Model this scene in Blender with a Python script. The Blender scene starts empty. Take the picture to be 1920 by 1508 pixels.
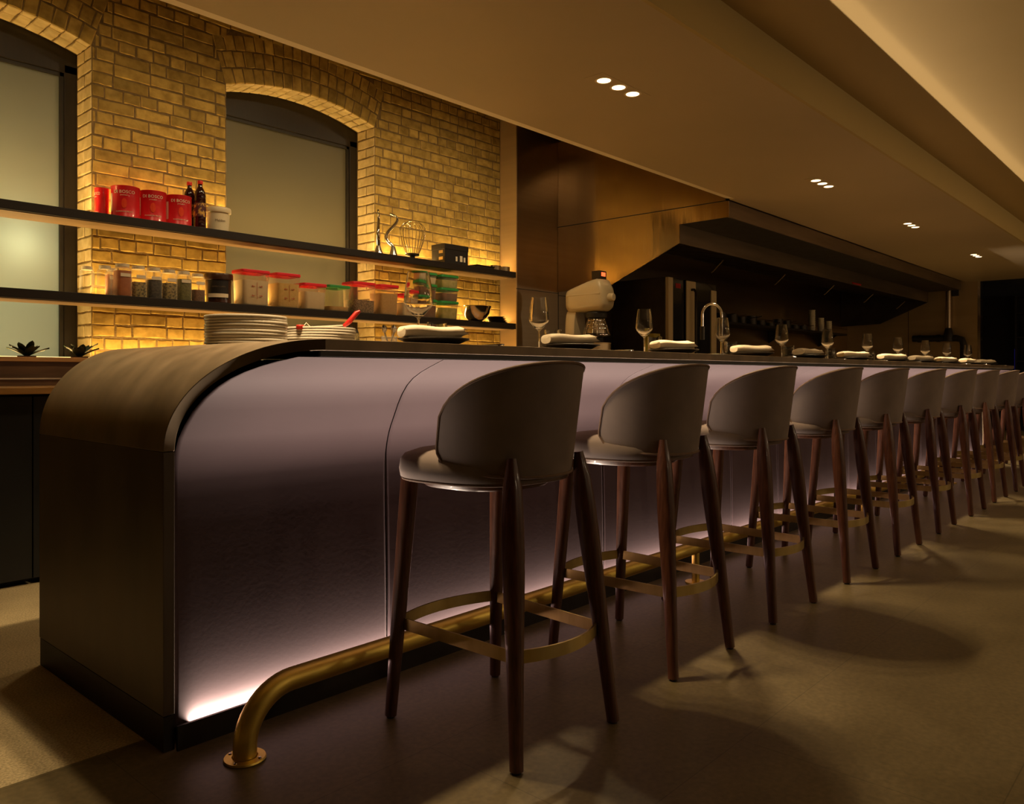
import bpy, bmesh, math, random
from mathutils import Vector, Matrix
random.seed(7)
PI = math.pi
sc = bpy.context.scene
col = sc.collection

# ------------------------------------------------------------------ materials
def mat(name, c=(.5, .5, .5), rough=.5, metal=0., c2=None, scale=8., stretch=(1, 1, 1), bump=0., bscale=40.,
        bdist=.01, trans=0., ior=1.45, coat=0., sheen=0., emit=None, estr=0., rvar=0., alpha=1., detail=4., island=0.,
        bstretch=None, ramp=(.35, .65), spec=None):
    m = bpy.data.materials.new(name); m.use_nodes = True
    nt = m.node_tree; N = nt.nodes; L = nt.links
    b = N['Principled BSDF']
    def S(k, v):
        if k in b.inputs: b.inputs[k].default_value = v
    S('Base Color', (*c, 1)); S('Roughness', rough); S('Metallic', metal); S('IOR', ior)
    S('Transmission Weight', trans); S('Coat Weight', coat); S('Alpha', alpha)
    if spec is not None: S('Specular IOR Level', spec)
    if sheen:
        S('Sheen Weight', sheen); S('Sheen Roughness', .4); S('Sheen Tint', (*[min(1, x * 2.2) for x in c], 1))
    if emit: S('Emission Color', (*emit, 1)); S('Emission Strength', estr)
    tc = N.new('ShaderNodeTexCoord')
    def noise(sc_, st, det=4.):
        mp = N.new('ShaderNodeMapping'); mp.inputs['Scale'].default_value = st
        L.new(tc.outputs['Object'], mp.inputs['Vector'])
        n = N.new('ShaderNodeTexNoise'); n.inputs['Scale'].default_value = sc_; n.inputs['Detail'].default_value = det
        L.new(mp.outputs['Vector'], n.inputs['Vector']); return n
    if c2 is not None:
        n = noise(scale, stretch, detail)
        r = N.new('ShaderNodeValToRGB')
        r.color_ramp.elements[0].position = ramp[0]; r.color_ramp.elements[1].position = ramp[1]
        r.color_ramp.elements[0].color = (*c, 1); r.color_ramp.elements[1].color = (*c2, 1)
        L.new(n.outputs['Fac'], r.inputs['Fac'])
        out = r.outputs['Color']
        if island:
            g = N.new('ShaderNodeNewGeometry')
            h = N.new('ShaderNodeHueSaturation')
            mr = N.new('ShaderNodeMapRange'); mr.inputs['To Min'].default_value = 1 - island; mr.inputs['To Max'].default_value = 1 + island
            L.new(g.outputs['Random Per Island'], mr.inputs['Value']); L.new(mr.outputs[0], h.inputs['Value'])
            L.new(out, h.inputs['Color']); out = h.outputs['Color']
        L.new(out, b.inputs['Base Color'])
        if rvar:
            mr = N.new('ShaderNodeMapRange'); mr.inputs['To Min'].default_value = max(.02, rough - rvar); mr.inputs['To Max'].default_value = rough + rvar
            L.new(n.outputs['Fac'], mr.inputs['Value']); L.new(mr.outputs[0], b.inputs['Roughness'])
    if bump:
        n = noise(bscale, bstretch or (1, 1, 1), 6.)
        bp = N.new('ShaderNodeBump'); bp.inputs['Strength'].default_value = bump; bp.inputs['Distance'].default_value = bdist
        L.new(n.outputs['Fac'], bp.inputs['Height']); L.new(bp.outputs['Normal'], b.inputs['Normal'])
    return m

def plastic(name, c, opac):
    """see-through kitchen plastic: a film of tinted plastic over clear"""
    m = bpy.data.materials.new(name); m.use_nodes = True
    nt = m.node_tree; N = nt.nodes; L = nt.links
    b = N['Principled BSDF']; b.inputs['Base Color'].default_value = (*c, 1); b.inputs['Roughness'].default_value = .12
    t = N.new('ShaderNodeBsdfTransparent'); t.inputs['Color'].default_value = (*[.6 + .4 * x for x in c], 1)
    mx = N.new('ShaderNodeMixShader'); mx.inputs[0].default_value = opac
    n = N.new('ShaderNodeTexNoise'); n.inputs['Scale'].default_value = 30
    mr = N.new('ShaderNodeMapRange'); mr.inputs['To Min'].default_value = opac * .8; mr.inputs['To Max'].default_value = min(1, opac * 1.2)
    L.new(n.outputs['Fac'], mr.inputs['Value'])
    lw = N.new('ShaderNodeLayerWeight'); lw.inputs['Blend'].default_value = .35
    ad = N.new('ShaderNodeMath'); ad.operation = 'MULTIPLY_ADD'; ad.inputs[1].default_value = .42; ad.use_clamp = True
    L.new(lw.outputs['Facing'], ad.inputs[0]); L.new(mr.outputs[0], ad.inputs[2]); L.new(ad.outputs[0], mx.inputs[0])
    L.new(t.outputs[0], mx.inputs[1]); L.new(b.outputs[0], mx.inputs[2])
    L.new(mx.outputs[0], N['Material Output'].inputs['Surface'])
    return m

def frosted(name, c, mixw=.6):
    m = bpy.data.materials.new(name); m.use_nodes = True
    nt = m.node_tree; N = nt.nodes; L = nt.links
    b = N['Principled BSDF']; b.inputs['Base Color'].default_value = (*[x * .45 for x in c], 1); b.inputs['Roughness'].default_value = .38
    t = N.new('ShaderNodeBsdfTranslucent'); t.inputs['Color'].default_value = (*c, 1)
    mx = N.new('ShaderNodeMixShader'); mx.inputs[0].default_value = mixw
    n = N.new('ShaderNodeTexNoise'); n.inputs['Scale'].default_value = 1.5
    mr = N.new('ShaderNodeMapRange'); mr.inputs['To Min'].default_value = mixw - .06; mr.inputs['To Max'].default_value = mixw + .06
    L.new(n.outputs['Fac'], mr.inputs['Value']); L.new(mr.outputs[0], mx.inputs[0])
    L.new(b.outputs[0], mx.inputs[1]); L.new(t.outputs[0], mx.inputs[2])
    L.new(mx.outputs[0], N['Material Output'].inputs['Surface'])
    return m

def tile_mat(name, c, c2, w, h, rough=.4, grit=0., grout=.75):
    m = mat(name, c, rough, c2=c2, scale=3.5, rvar=.06, detail=9., bump=.05, bscale=90., bdist=.003)
    nt = m.node_tree; N = nt.nodes; L = nt.links; b = N['Principled BSDF']
    src = b.inputs['Base Color'].links[0].from_socket
    tc = N.new('ShaderNodeTexCoord')
    mp = N.new('ShaderNodeMapping'); mp.inputs['Location'].default_value = (.37, .21, 0)
    L.new(tc.outputs['Object'], mp.inputs['Vector'])
    br = N.new('ShaderNodeTexBrick'); br.inputs['Scale'].default_value = 1.; br.offset = .5
    br.inputs['Brick Width'].default_value = w; br.inputs['Row Height'].default_value = h
    br.inputs['Mortar Size'].default_value = .0016; br.inputs['Mortar Smooth'].default_value = .3
    br.inputs['Color1'].default_value = (1, 1, 1, 1); br.inputs['Color2'].default_value = (.93, .93, .93, 1)
    br.inputs['Mortar'].default_value = (grout, grout, grout, 1)
    L.new(mp.outputs['Vector'], br.inputs['Vector'])
    mx = N.new('ShaderNodeMix'); mx.data_type = 'RGBA'; mx.blend_type = 'MULTIPLY'; mx.inputs['Factor'].default_value = 1.
    L.new(src, mx.inputs['A']); L.new(br.outputs['Color'], mx.inputs['B'])
    out = mx.outputs['Result']
    n = N.new('ShaderNodeTexNoise'); n.inputs['Scale'].default_value = 160 if grit else 60; n.inputs['Detail'].default_value = 3
    L.new(tc.outputs['Object'], n.inputs['Vector'])
    mr = N.new('ShaderNodeMapRange'); g = grit or .18
    mr.inputs['From Min'].default_value = .3; mr.inputs['From Max'].default_value = .7
    mr.inputs['To Min'].default_value = 1 - g; mr.inputs['To Max'].default_value = 1 + g
    L.new(n.outputs['Fac'], mr.inputs['Value'])
    hs = N.new('ShaderNodeHueSaturation'); L.new(mr.outputs[0], hs.inputs['Value']); L.new(out, hs.inputs['Color'])
    L.new(hs.outputs['Color'], b.inputs['Base Color'])
    return m

M = {}
M['brick'] = mat('brick', (.33, .215, .050), .85, c2=(.53, .36, .095), scale=16, bump=.42, bscale=34, bdist=.006, island=.26, spec=.25, detail=8, ramp=(.3, .62))
M['bricklit'] = mat('lit_brick', (.70, .54, .26), .85, c2=(.84, .68, .38), scale=16, bump=.3, bscale=34, bdist=.005, island=.1, spec=.25)  # brick copy for reveals and arch undersides, strip glow put into the colour
M['mortar'] = mat('mortar', (.27, .185, .085), .95, c2=(.20, .135, .06), scale=30, bump=.6, bscale=120, bdist=.006, spec=.1)
M['plaster'] = mat('ceiling_paint', (.55, .435, .26), .45, c2=(.58, .455, .275), scale=1.5, rvar=.03, spec=.35)
M['plaster_pale'] = mat('pale_paint', (.95, .82, .62), .55, c2=(.97, .84, .64), scale=2)
M['fascia'] = mat('ochre_paint', (.52, .39, .15), .5, c2=(.55, .41, .16), scale=1.2, rvar=.03)
M['ceiling'] = mat('main_ceiling_paint', (.43, .30, .105), .5, c2=(.45, .315, .115), scale=1.1)
M['wallpaint'] = mat('room_paint', (.16, .115, .065), .8, c2=(.18, .13, .075), scale=2)
M['darkwall'] = mat('dark_wall_paint', (.03, .032, .038), .6, c2=(.04, .04, .045), scale=3)
M['tile'] = tile_mat('floor_tile', (.120, .092, .044), (.165, .128, .064), 1.2, .6, .4, 0., .6)
M['kitchentile'] = tile_mat('kitchen_floor', (.42, .335, .19), (.52, .42, .24), 2.4, 2.4, .6, .35)
M['steel'] = mat('brushed_steel', (.40, .30, .19), .30, 1., c2=(.43, .325, .21), scale=5, stretch=(.2, .2, 5), rvar=.03, bump=.05, bscale=.9, bdist=.03, detail=2)
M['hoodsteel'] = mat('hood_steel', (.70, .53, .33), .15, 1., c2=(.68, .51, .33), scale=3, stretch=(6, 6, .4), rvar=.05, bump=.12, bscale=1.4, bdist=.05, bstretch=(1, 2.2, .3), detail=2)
M['returnsteel'] = mat('return_steel', (.86, .66, .40), .38, .8, c2=(.80, .61, .37), scale=3, stretch=(.3, .3, 5), rvar=.02)
M['endsteel'] = mat('end_wall_steel', (.58, .43, .24), .36, .6, c2=(.50, .36, .19), scale=2, stretch=(1, .4, 3), rvar=.06)
M['chrome'] = mat('polished_steel', (.75, .70, .62), .12, 1., c2=(.8, .75, .68), scale=20, rvar=.04)
M['darksteel'] = mat('dark_steel', (.075, .06, .045), .42, .7, c2=(.055, .045, .035), scale=6, rvar=.08)
M['hoodlip'] = mat('hood_front_steel', (.30, .22, .145), .42, .8, c2=(.19, .14, .09), scale=2, stretch=(.4, 1, 4), rvar=.06)
M['black'] = mat('black_metal', (.016, .014, .012), .5, c2=(.024, .02, .017), scale=10, rvar=.08)
M['winframe'] = mat('window_frame_paint', (.010, .007, .005), .45, c2=(.015, .010, .007), scale=9, stretch=(6, 6, 1), rvar=.06)
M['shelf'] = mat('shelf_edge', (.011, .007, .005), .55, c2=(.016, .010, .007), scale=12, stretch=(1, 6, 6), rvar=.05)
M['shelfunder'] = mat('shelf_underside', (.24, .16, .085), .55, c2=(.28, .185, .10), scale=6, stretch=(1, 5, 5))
M['wood'] = mat('counter_wood', (.45, .24, .08), .35, c2=(.58, .33, .13), scale=5, stretch=(1, 12, 12), rvar=.05, coat=.3)
M['darkwood'] = mat('counter_dark_wood', (.10, .052, .024), .4, c2=(.14, .075, .036), scale=5, stretch=(1, 12, 12))
M['cabinet'] = mat('cabinet_black', (.010, .011, .014), .45, c2=(.014, .015, .018), scale=5)
M['bronze'] = mat('patinated_metal', (.14, .102, .060), .52, .4, c2=(.25, .185, .115), scale=5.5, stretch=(1.6, 1.6, .7), rvar=.1, detail=9, bump=.05, bscale=25, bdist=.004, ramp=(.3, .72))
M['bronzeshade'] = mat('shaded_patinated_panel', (.085, .066, .050), .5, .3, c2=(.135, .105, .078), scale=4, stretch=(1.6, 1.6, .5), rvar=.08, detail=9, ramp=(.3, .75))  # darker bronze copy: shade on the bar end put into the colour
M['bronzedark'] = mat('patinated_metal_edge', (.070, .043, .026), .45, .5, c2=(.105, .066, .04), scale=14, rvar=.1, bump=.1, bscale=60, bdist=.003)
M['panel'] = mat('mauve_plaster', (.078, .0515, .058), .62, c2=(.088, .0585, .0655), scale=2.5, bump=.035, bscale=70, bdist=.002, rvar=.04, spec=.2)
M['brass'] = mat('brushed_brass', (.80, .58, .12), .42, 1., c2=(.87, .64, .15), scale=6, stretch=(.6, 9, 9), rvar=.06)
M['brassband'] = mat('brass_band', (.55, .42, .16), .34, 1., c2=(.62, .48, .2), scale=40, stretch=(1, 1, .2), rvar=.06)
M['walnut'] = mat('walnut', (.060, .020, .010), .38, c2=(.105, .037, .018), scale=9, stretch=(14, 14, 1.1), rvar=.06, coat=.15)
M['velvet'] = mat('taupe_velvet', (.20, .158, .142), .9, c2=(.255, .203, .182), scale=7, detail=6, sheen=.18, bump=.06, bscale=14, bdist=.01)
M['piping'] = mat('velvet_piping', (.19, .125, .09), .85, c2=(.22, .145, .11), scale=30)
M['foot'] = mat('black_glide', (.012, .011, .01), .6, c2=(.02, .018, .016), scale=20)
M['plate'] = mat('white_stoneware', (.74, .68, .55), .25, c2=(.78, .72, .59), scale=9, coat=.3)
M['darkplate'] = mat('charcoal_stoneware', (.030, .026, .022), .4, c2=(.045, .038, .032), scale=20, rvar=.08)
M['linen'] = mat('napkin_linen', (.80, .68, .50), .9, c2=(.84, .73, .55), scale=60, bump=.15, bscale=240, bdist=.002)
M['glass'] = mat('clear_glass', (1, 1, 1), .02, 0, trans=1., ior=1.45, c2=(.98, .98, .97), scale=3)
M['jarglass'] = plastic('jar_glass', (.92, .9, .82), .045)
M['tubplastic'] = plastic('clear_tub', (.92, .82, .62), .08)
M['milky'] = plastic('milky_tub', (.9, .78, .56), .55)
M['redlid'] = mat('red_lid', (.75, .018, .035), .35, c2=(.82, .03, .05), scale=6, emit=None)
M['greenlid'] = mat('green_lid', (.03, .26, .06), .4, c2=(.05, .33, .09), scale=6)
M['whitelid'] = mat('white_lid', (.78, .68, .5), .4, c2=(.82, .72, .54), scale=8)
M['canred'] = mat('can_red', (.70, .012, .02), .32, c2=(.78, .02, .028), scale=3, coat=.4)
M['tomato'] = mat('tomato_red', (.85, .05, .015), .4, c2=(.95, .12, .03), scale=9)
M['cream'] = mat('cream_print', (.85, .74, .55), .6, c2=(.9, .8, .6), scale=9)
M['tin'] = mat('tin', (.6, .5, .36), .3, 1., c2=(.66, .56, .42), scale=8)
M['bucket'] = mat('bucket_white', (.82, .70, .47), .4, c2=(.86, .75, .52), scale=4)
M['print'] = mat('grey_print', (.20, .15, .09), .6, c2=(.24, .18, .11), scale=9)
M['bottle'] = mat('bottle_dark', (.03, .006, .006), .12, c2=(.04, .009, .008), scale=6, coat=.6)
M['redcap'] = mat('red_cap', (.75, .03, .02), .4, c2=(.8, .05, .03), scale=9)
M['label_fruit'] = mat('fruit_label', (.72, .42, .09), .5, c2=(.10, .03, .04), scale=26, ramp=(.44, .52))
M['orange'] = mat('ground_paprika', (.42, .115, .025), .8, c2=(.50, .155, .035), scale=40, bump=.3, bscale=200, bdist=.003)
M['seedmix'] = mat('mixed_seeds', (.10, .075, .03), .8, c2=(.42, .32, .13), scale=90, ramp=(.42, .55), bump=.4, bscale=180, bdist=.004)
M['blackbean'] = mat('black_beans', (.02, .015, .012), .5, c2=(.075, .055, .04), scale=90, ramp=(.45, .6), bump=.5, bscale=160, bdist=.005)
M['herb'] = mat('dried_herbs', (.11, .105, .025), .9, c2=(.21, .19, .05), scale=110, bump=.4, bscale=220, bdist=.003)
M['brownspice'] = mat('brown_spice', (.15, .06, .022), .8, c2=(.26, .12, .05), scale=100, bump=.4, bscale=220, bdist=.003)
M['chocolate'] = mat('chocolate_plastic', (.055, .02, .011), .3, c2=(.07, .026, .014), scale=6, coat=.3)
M['blacklabel'] = mat('black_label', (.014, .012, .012), .5, c2=(.02, .017, .016), scale=9)
M['flour'] = mat('white_flour', (.80, .70, .52), .95, c2=(.84, .74, .56), scale=40, bump=.2, bscale=120, bdist=.003)
M['semolina'] = mat('yellow_semolina', (.72, .50, .16), .95, c2=(.78, .56, .2), scale=60, bump=.2, bscale=160, bdist=.003)
M['breadcrumb'] = mat('tan_crumbs', (.55, .33, .10), .95, c2=(.63, .40, .14), scale=80, bump=.3, bscale=200, bdist=.003)
M['grain'] = mat('brown_grain', (.12, .065, .035), .8, c2=(.36, .22, .13), scale=110, ramp=(.42, .6), bump=.6, bscale=140, bdist=.006)
M['salad'] = mat('pale_green_food', (.42, .42, .10), .7, c2=(.62, .56, .2), scale=30)
M['sauce'] = mat('dark_sauce', (.10, .025, .012), .4, c2=(.22, .07, .03), scale=14)
M['redprint'] = mat('red_print', (.38, .05, .02), .6, c2=(.42, .06, .03), scale=9)
M['leaf'] = mat('succulent_leaf', (.015, .028, .012), .45, c2=(.025, .042, .018), scale=12)
M['terracotta'] = mat('dark_pot', (.05, .03, .02), .7, c2=(.07, .04, .03), scale=9)
M['mixer'] = mat('mixer_enamel', (.62, .50, .30), .32, c2=(.66, .54, .33), scale=4, coat=.3)
M['red'] = mat('red_rubber', (.45, .015, .012), .35, c2=(.52, .025, .018), scale=9)
M['bulb'] = mat('lamp_lens', (1, .85, .6), .4, emit=(1, .66, .32), estr=5.)
M['ledwarm'] = mat('led_amber', (1, .8, .5), .4, emit=(1, .60, .20), estr=3.)
M['redled'] = mat('red_display', (.3, .02, .01), .3, emit=(1, .12, .03), estr=1.6)
M['blueled'] = mat('blue_strip', (.02, .02, .2), .3, emit=(.1, .06, 1), estr=.03)
M['ovensteel'] = mat('oven_trim', (.85, .66, .36), .5, 0., c2=(.9, .70, .40), scale=6, stretch=(8, 8, .4))
M['oven_glass'] = mat('oven_glass', (.015, .014, .014), .12, c2=(.02, .018, .018), scale=4, coat=.5)
M['pipe'] = mat('black_pipe', (.014, .012, .012), .45, c2=(.022, .019, .018), scale=12)
M['yellowbox'] = mat('yellow_card', (.50, .40, .07), .7, c2=(.56, .45, .1), scale=9)
M['pane1'] = frosted('frosted_pane', (.72, .70, .54))
M['pane2'] = frosted('frosted_pane_dim', (.55, .50, .34))
M['darkbottle'] = mat('shelf_bottle', (.02, .018, .015), .15, c2=(.03, .025, .02), scale=6, coat=.5)

# ------------------------------------------------------------------ mesh building
class MB:
    def __init__(s): s.v = []; s.f = []
    def add(s, v, f, T=None):
        o = len(s.v)
        s.v += [tuple(T @ Vector(p)) for p in v] if T else [tuple(p) for p in v]
        s.f += [tuple(i + o for i in q) for q in f]; return s
    def box(s, x0, x1, y0, y1, z0, z1, T=None):
        v = [(x0, y0, z0), (x1, y0, z0), (x1, y1, z0), (x0, y1, z0), (x0, y0, z1), (x1, y0, z1), (x1, y1, z1), (x0, y1, z1)]
        return s.add(v, [(0, 3, 2, 1), (4, 5, 6, 7), (0, 1, 5, 4), (1, 2, 6, 5), (2, 3, 7, 6), (3, 0, 4, 7)], T)
    def lathe(s, prof, n=32, c=(0, 0, 0), T=None):
        v = []; f = []; k = len(prof)
        for i in range(n):
            a = 2 * PI * i / n
            for r, z in prof: v.append((c[0] + r * math.cos(a), c[1] + r * math.sin(a), c[2] + z))
        for i in range(n):
            j = (i + 1) % n
            for q in range(k - 1): f.append((i * k + q, j * k + q, j * k + q + 1, i * k + q + 1))
        if prof[0] == prof[-1]: return s.add(v, f, T)
        if prof[0][0] > 1e-6: f.append(tuple(i * k for i in range(n))[::-1])
        if prof[-1][0] > 1e-6: f.append(tuple(i * k + k - 1 for i in range(n)))
        return s.add(v, f, T)
    def tube(s, pts, r, n=12, closed=False, sq=0., T=None, up=None):
        pts = [Vector(p) for p in pts]; k = len(pts)
        rs = list(r) if hasattr(r, '__len__') else [r] * k
        v = []; f = []; ref = None
        for i, p in enumerate(pts):
            a = pts[(i - 1) % k] if (closed or i > 0) else p
            b = pts[(i + 1) % k] if (closed or i < k - 1) else p
            t = (b - a).normalized()
            if ref is None:
                ref = Vector(up) if up else (Vector((0, 0, 1)) if abs(t.z) < .9 else Vector((1, 0, 0)))
            u = (ref - t * ref.dot(t)).normalized(); w = t.cross(u); ref = u
            for j in range(n):
                an = 2 * PI * j / n; cx, cy = math.cos(an), math.sin(an)
                if sq:
                    e = 2. / sq
                    cx = math.copysign(abs(cx) ** e, cx); cy = math.copysign(abs(cy) ** e, cy)
                v.append(p + (u * cx + w * cy) * rs[i])
        for i in range(k if closed else k - 1):
            i2 = (i + 1) % k
            for j in range(n):
                j2 = (j + 1) % n
                f.append((i * n + j, i * n + j2, i2 * n + j2, i2 * n + j))
        if not closed:
            f.append(tuple(range(n))[::-1]); f.append(tuple((k - 1) * n + j for j in range(n)))
        return s.add(v, f, T)
    def prism(s, poly, a, b, axis=0, T=None):
        """poly in the two other axes (cyclic order), extruded along axis from a to b"""
        k = len(poly)
        def P(p, q):
            if axis == 0: return (q, p[0], p[1])
            if axis == 1: return (p[0], q, p[1])
            return (p[0], p[1], q)
        v = [P(p, a) for p in poly] + [P(p, b) for p in poly]
        f = [tuple(range(k))[::-1], tuple(range(k, 2 * k))] + [(i, (i + 1) % k, k + (i + 1) % k, k + i) for i in range(k)]
        return s.add(v, f, T)
    def grid(s, rows, closeu=False, T=None):
        k = len(rows[0]); v = [p for r in rows for p in r]; f = []
        for i in range(len(rows) - 1):
            for j in range(k if closeu else k - 1):
                j2 = (j + 1) % k
                f.append((i * k + j, i * k + j2, (i + 1) * k + j2, (i + 1) * k + j))
        return s.add(v, f, T)
    def build(s, name, m, parent=None, loc=(0, 0, 0), smooth=40, bevel=0., seg=2, sub=0, weld=True, recalc=True):
        me = bpy.data.meshes.new(name); me.from_pydata(s.v, [], s.f)
        bm = bmesh.new(); bm.from_mesh(me)
        if weld: bmesh.ops.remove_doubles(bm, verts=bm.verts, dist=1e-5)
        if recalc: bmesh.ops.recalc_face_normals(bm, faces=bm.faces)
        bm.to_mesh(me); bm.free()
        me.materials.append(m)
        if smooth:
            me.polygons.foreach_set('use_smooth', [True] * len(me.polygons))
            try: me.set_sharp_from_angle(angle=math.radians(smooth))
            except Exception: pass
        o = bpy.data.objects.new(name, me); col.objects.link(o); o.location = loc
        if parent: o.parent = parent
        if bevel:
            b = o.modifiers.new('bevel', 'BEVEL'); b.width = bevel; b.segments = seg; b.limit_method = 'ANGLE'; b.angle_limit = math.radians(50)
        if sub:
            b = o.modifiers.new('sub', 'SUBSURF'); b.levels = sub; b.render_levels = sub
        return o

def tag(o, label=None, cat=None, group=None, kind=None):
    if label: o['label'] = label
    if cat: o['category'] = cat
    if group: o['group'] = group
    if kind: o['kind'] = kind
    return o
def thing(name, label, cat, loc=(0, 0, 0), rz=0., group=None):
    o = bpy.data.objects.new(name, None); col.objects.link(o); o.location = loc; o.rotation_euler = (0, 0, rz)
    o.empty_display_size = .05
    return tag(o, label, cat, group)
def struct(o): o['kind'] = 'structure'; return o
def dup(root, loc, rz=0., label=None, group=None):
    r = root.copy(); col.objects.link(r); r.location = loc; r.rotation_euler = (0, 0, rz)
    if label: r['label'] = label
    if group: r['group'] = group
    for ch in list(root.children):
        c = ch.copy(); col.objects.link(c); c.parent = r
        for g in list(ch.children):
            d = g.copy(); col.objects.link(d); d.parent = c
    return r
ORD = ['first', 'second', 'third', 'fourth', 'fifth', 'sixth', 'seventh', 'eighth', 'ninth', 'tenth', 'eleventh', 'twelfth']

def text_mesh(txt, size, T=None, bend=None, thick=.0004, spacing=1.):
    cu = bpy.data.curves.new('lettering', 'FONT'); cu.body = txt; cu.size = size; cu.align_x = 'CENTER'; cu.align_y = 'CENTER'
    cu.extrude = thick; cu.space_character = spacing; cu.resolution_u = 2
    o = bpy.data.objects.new('lettering', cu); col.objects.link(o)
    dg = bpy.context.evaluated_depsgraph_get(); dg.update()
    me = bpy.data.meshes.new_from_object(o.evaluated_get(dg))
    v = [tuple(p.co) for p in me.vertices]; f = [tuple(p.vertices) for p in me.polygons]
    bpy.data.objects.remove(o); bpy.data.curves.remove(cu); bpy.data.meshes.remove(me)
    if bend: v = [bend(p) for p in v]
    elif T: v = [tuple(T @ Vector(p)) for p in v]
    return MB().add(v, f)
def cyl_bend(R, a0, zc):        # text plane (x right, y up, z out) wrapped on a cylinder, centred at angle a0
    return lambda p: ((R + p[2]) * math.cos(a0 + p[0] / R), (R + p[2]) * math.sin(a0 + p[0] / R), zc + p[1])

# ------------------------------------------------------------------ camera
cam = bpy.data.cameras.new('camera'); co = bpy.data.objects.new('camera', cam); col.objects.link(co)
co.location = (0, 0, 1.0); co.rotation_euler = (PI / 2, 0, math.radians(42.1 - 90))
cam.sensor_width = 36; cam.lens = 1488. / 1920 * 36; cam.shift_y = -52. / 1920; cam.clip_start = .02
sc.camera = co

# ------------------------------------------------------------------ setting: shell
YW = 5.15           # brick wall face
W1 = (.585, 1.874); W2 = (2.749, 4.038); ZS = 3.005; RISE = .103; CZ = 3.60
XR = 5.533; YS = 4.946
struct(MB().box(-3, 16.6, -4, 2.203, -.05, 0).build('floor', M['tile'], smooth=0))
struct(MB().box(-3, 16.6, 2.203, 5.6, -.05, 0).build('floor_kitchen', M['kitchentile'], smooth=0))
struct(MB().box(-3.1, -3, -4, 5.6, 0, CZ).build('wall_left', M['wallpaint'], smooth=0))
struct(MB().box(-3.1, 16.7, -4.1, -4, 0, CZ).build('wall_front', M['wallpaint'], smooth=0))
struct(MB().box(16.6, 16.7, -4, 5.6, 0, CZ).build('wall_right', M['darkwall'], smooth=0))
ZB = 2.462; SY0, SY1 = 1.705, 3.105; SXE = 14.2
struct(MB().box(-3, SXE, SY0, SY1 - .05, ZB, ZB + .25).build('ceiling_soffit', M['plaster'], smooth=0))
# pale sloping trim closing the soffit towards the brick wall
struct(MB().prism([(SY1 - .05, ZB), (SY1 + .03, ZB + .016), (SY1 + .03, ZB + .25), (SY1 - .05, ZB + .25)], -3, 6.15, 0).build('trim_1', M['plaster_pale'], smooth=0))
struct(MB().box(6.15, SXE, SY1 - .05, SY1 - .001, ZB, ZB + .25).build('trim_2', M['plaster'], smooth=0))
ZC = 2.672
struct(MB().box(-3, SXE, SY0 - .02, SY0, ZB, ZC + .01).build('trim_3', M['fascia'], smooth=0))
struct(MB().box(-3, 16.6, -4, SY0 - .001, ZC, ZC + .08).build('ceiling', M['ceiling'], smooth=0))
struct(MB().box(-3, 16.6, SY0 - .02, 5.6, CZ, CZ + .08).build('ceiling_kitchen', M['wallpaint'], smooth=0))

# arched openings
def arch_z(x, w, extra=0.):
    c = w[1] - w[0]; R = c * c / (8 * RISE) + RISE / 2; xm = (w[0] + w[1]) / 2; zc = ZS + RISE - R
    d = (R + extra) ** 2 - (x - xm) ** 2
    return zc + math.sqrt(max(d, 0))
def arch_params(w):
    c = w[1] - w[0]; R = c * c / (8 * RISE) + RISE / 2
    return (w[0] + w[1]) / 2, ZS + RISE - R, R, math.asin(c / 2 / R)
# mortar wall with holes: vertical strips
mb = MB(); SILL = .98
def wallstrip(x0, x1, z0, z1): mb.box(x0, x1, YW + .003, YW + .24, z0, z1)
for a, b in [(-3, W1[0]), (W1[1], W2[0]), (W2[1], XR)]: wallstrip(a, b, 0, CZ)
for w in (W1, W2):
    wallstrip(w[0], w[1], 0, SILL)
    n = 24
    for i in range(n):
        xa = w[0] + (w[1] - w[0]) * i / n; xb = w[0] + (w[1] - w[0]) * (i + 1) / n
        za, zb = arch_z(xa, w, .006), arch_z(xb, w, .006)
        mb.add([(xa, YW + .003, za), (xb, YW + .003, zb), (xb, YW + .006, CZ), (xa, YW + .006, CZ),
                (xa, YW + .24, za), (xb, YW + .24, zb), (xb, YW + .24, CZ), (xa, YW + .24, CZ)],
               [(0, 1, 2, 3), (4, 7, 6, 5), (0, 4, 5, 1)])
wall_back = struct(mb.build('wall_back', M['mortar'], smooth=0, weld=False, recalc=False))

def brick(mb, p, ux, uz, un, L, H, D, ch=.0035):
    """rough brick: corner p (centre of face), face axes ux, uz, outward normal un"""
    p = Vector(p); ux = Vector(ux); uz = Vector(uz); un = Vector(un)
    j = lambda s: random.uniform(-s, s)
    L2, H2 = L / 2, H / 2
    out = j(.0010)
    def ring(ins, d, jj, nx=4):
        pts = []
        for i in range(nx): pts.append((-L2 + ins + (L - 2 * ins) * i / (nx - 1), -H2 + ins))
        for i in range(nx): pts.append((L2 - ins - (L - 2 * ins) * i / (nx - 1), H2 - ins))
        return [p + ux * (a + j(jj)) + uz * (b + j(jj)) + un * (d + j(jj * .12)) for a, b in pts]
    nx = 4 if L > .08 else 3
    back = ring(0, -D, .0, nx); mid = ring(0, -ch + out, .0030, nx); fr = ring(ch * 1.3, out, .0030, nx)
    k = len(mid); v = back + mid + fr; f = []
    for a, b in ((0, k), (k, 2 * k)):
        for i in range(k): f.append((a + i, a + (i + 1) % k, b + (i + 1) % k, b + i))
    for i in range(nx - 1): f.append((2 * k + i, 2 * k + i + 1, 2 * k + k - 2 - i, 2 * k + k - 1 - i))
    mb.add(v, f)

CH = .0775; BH = .0675
mb = MB()
rings = 3; RT = .112
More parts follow.
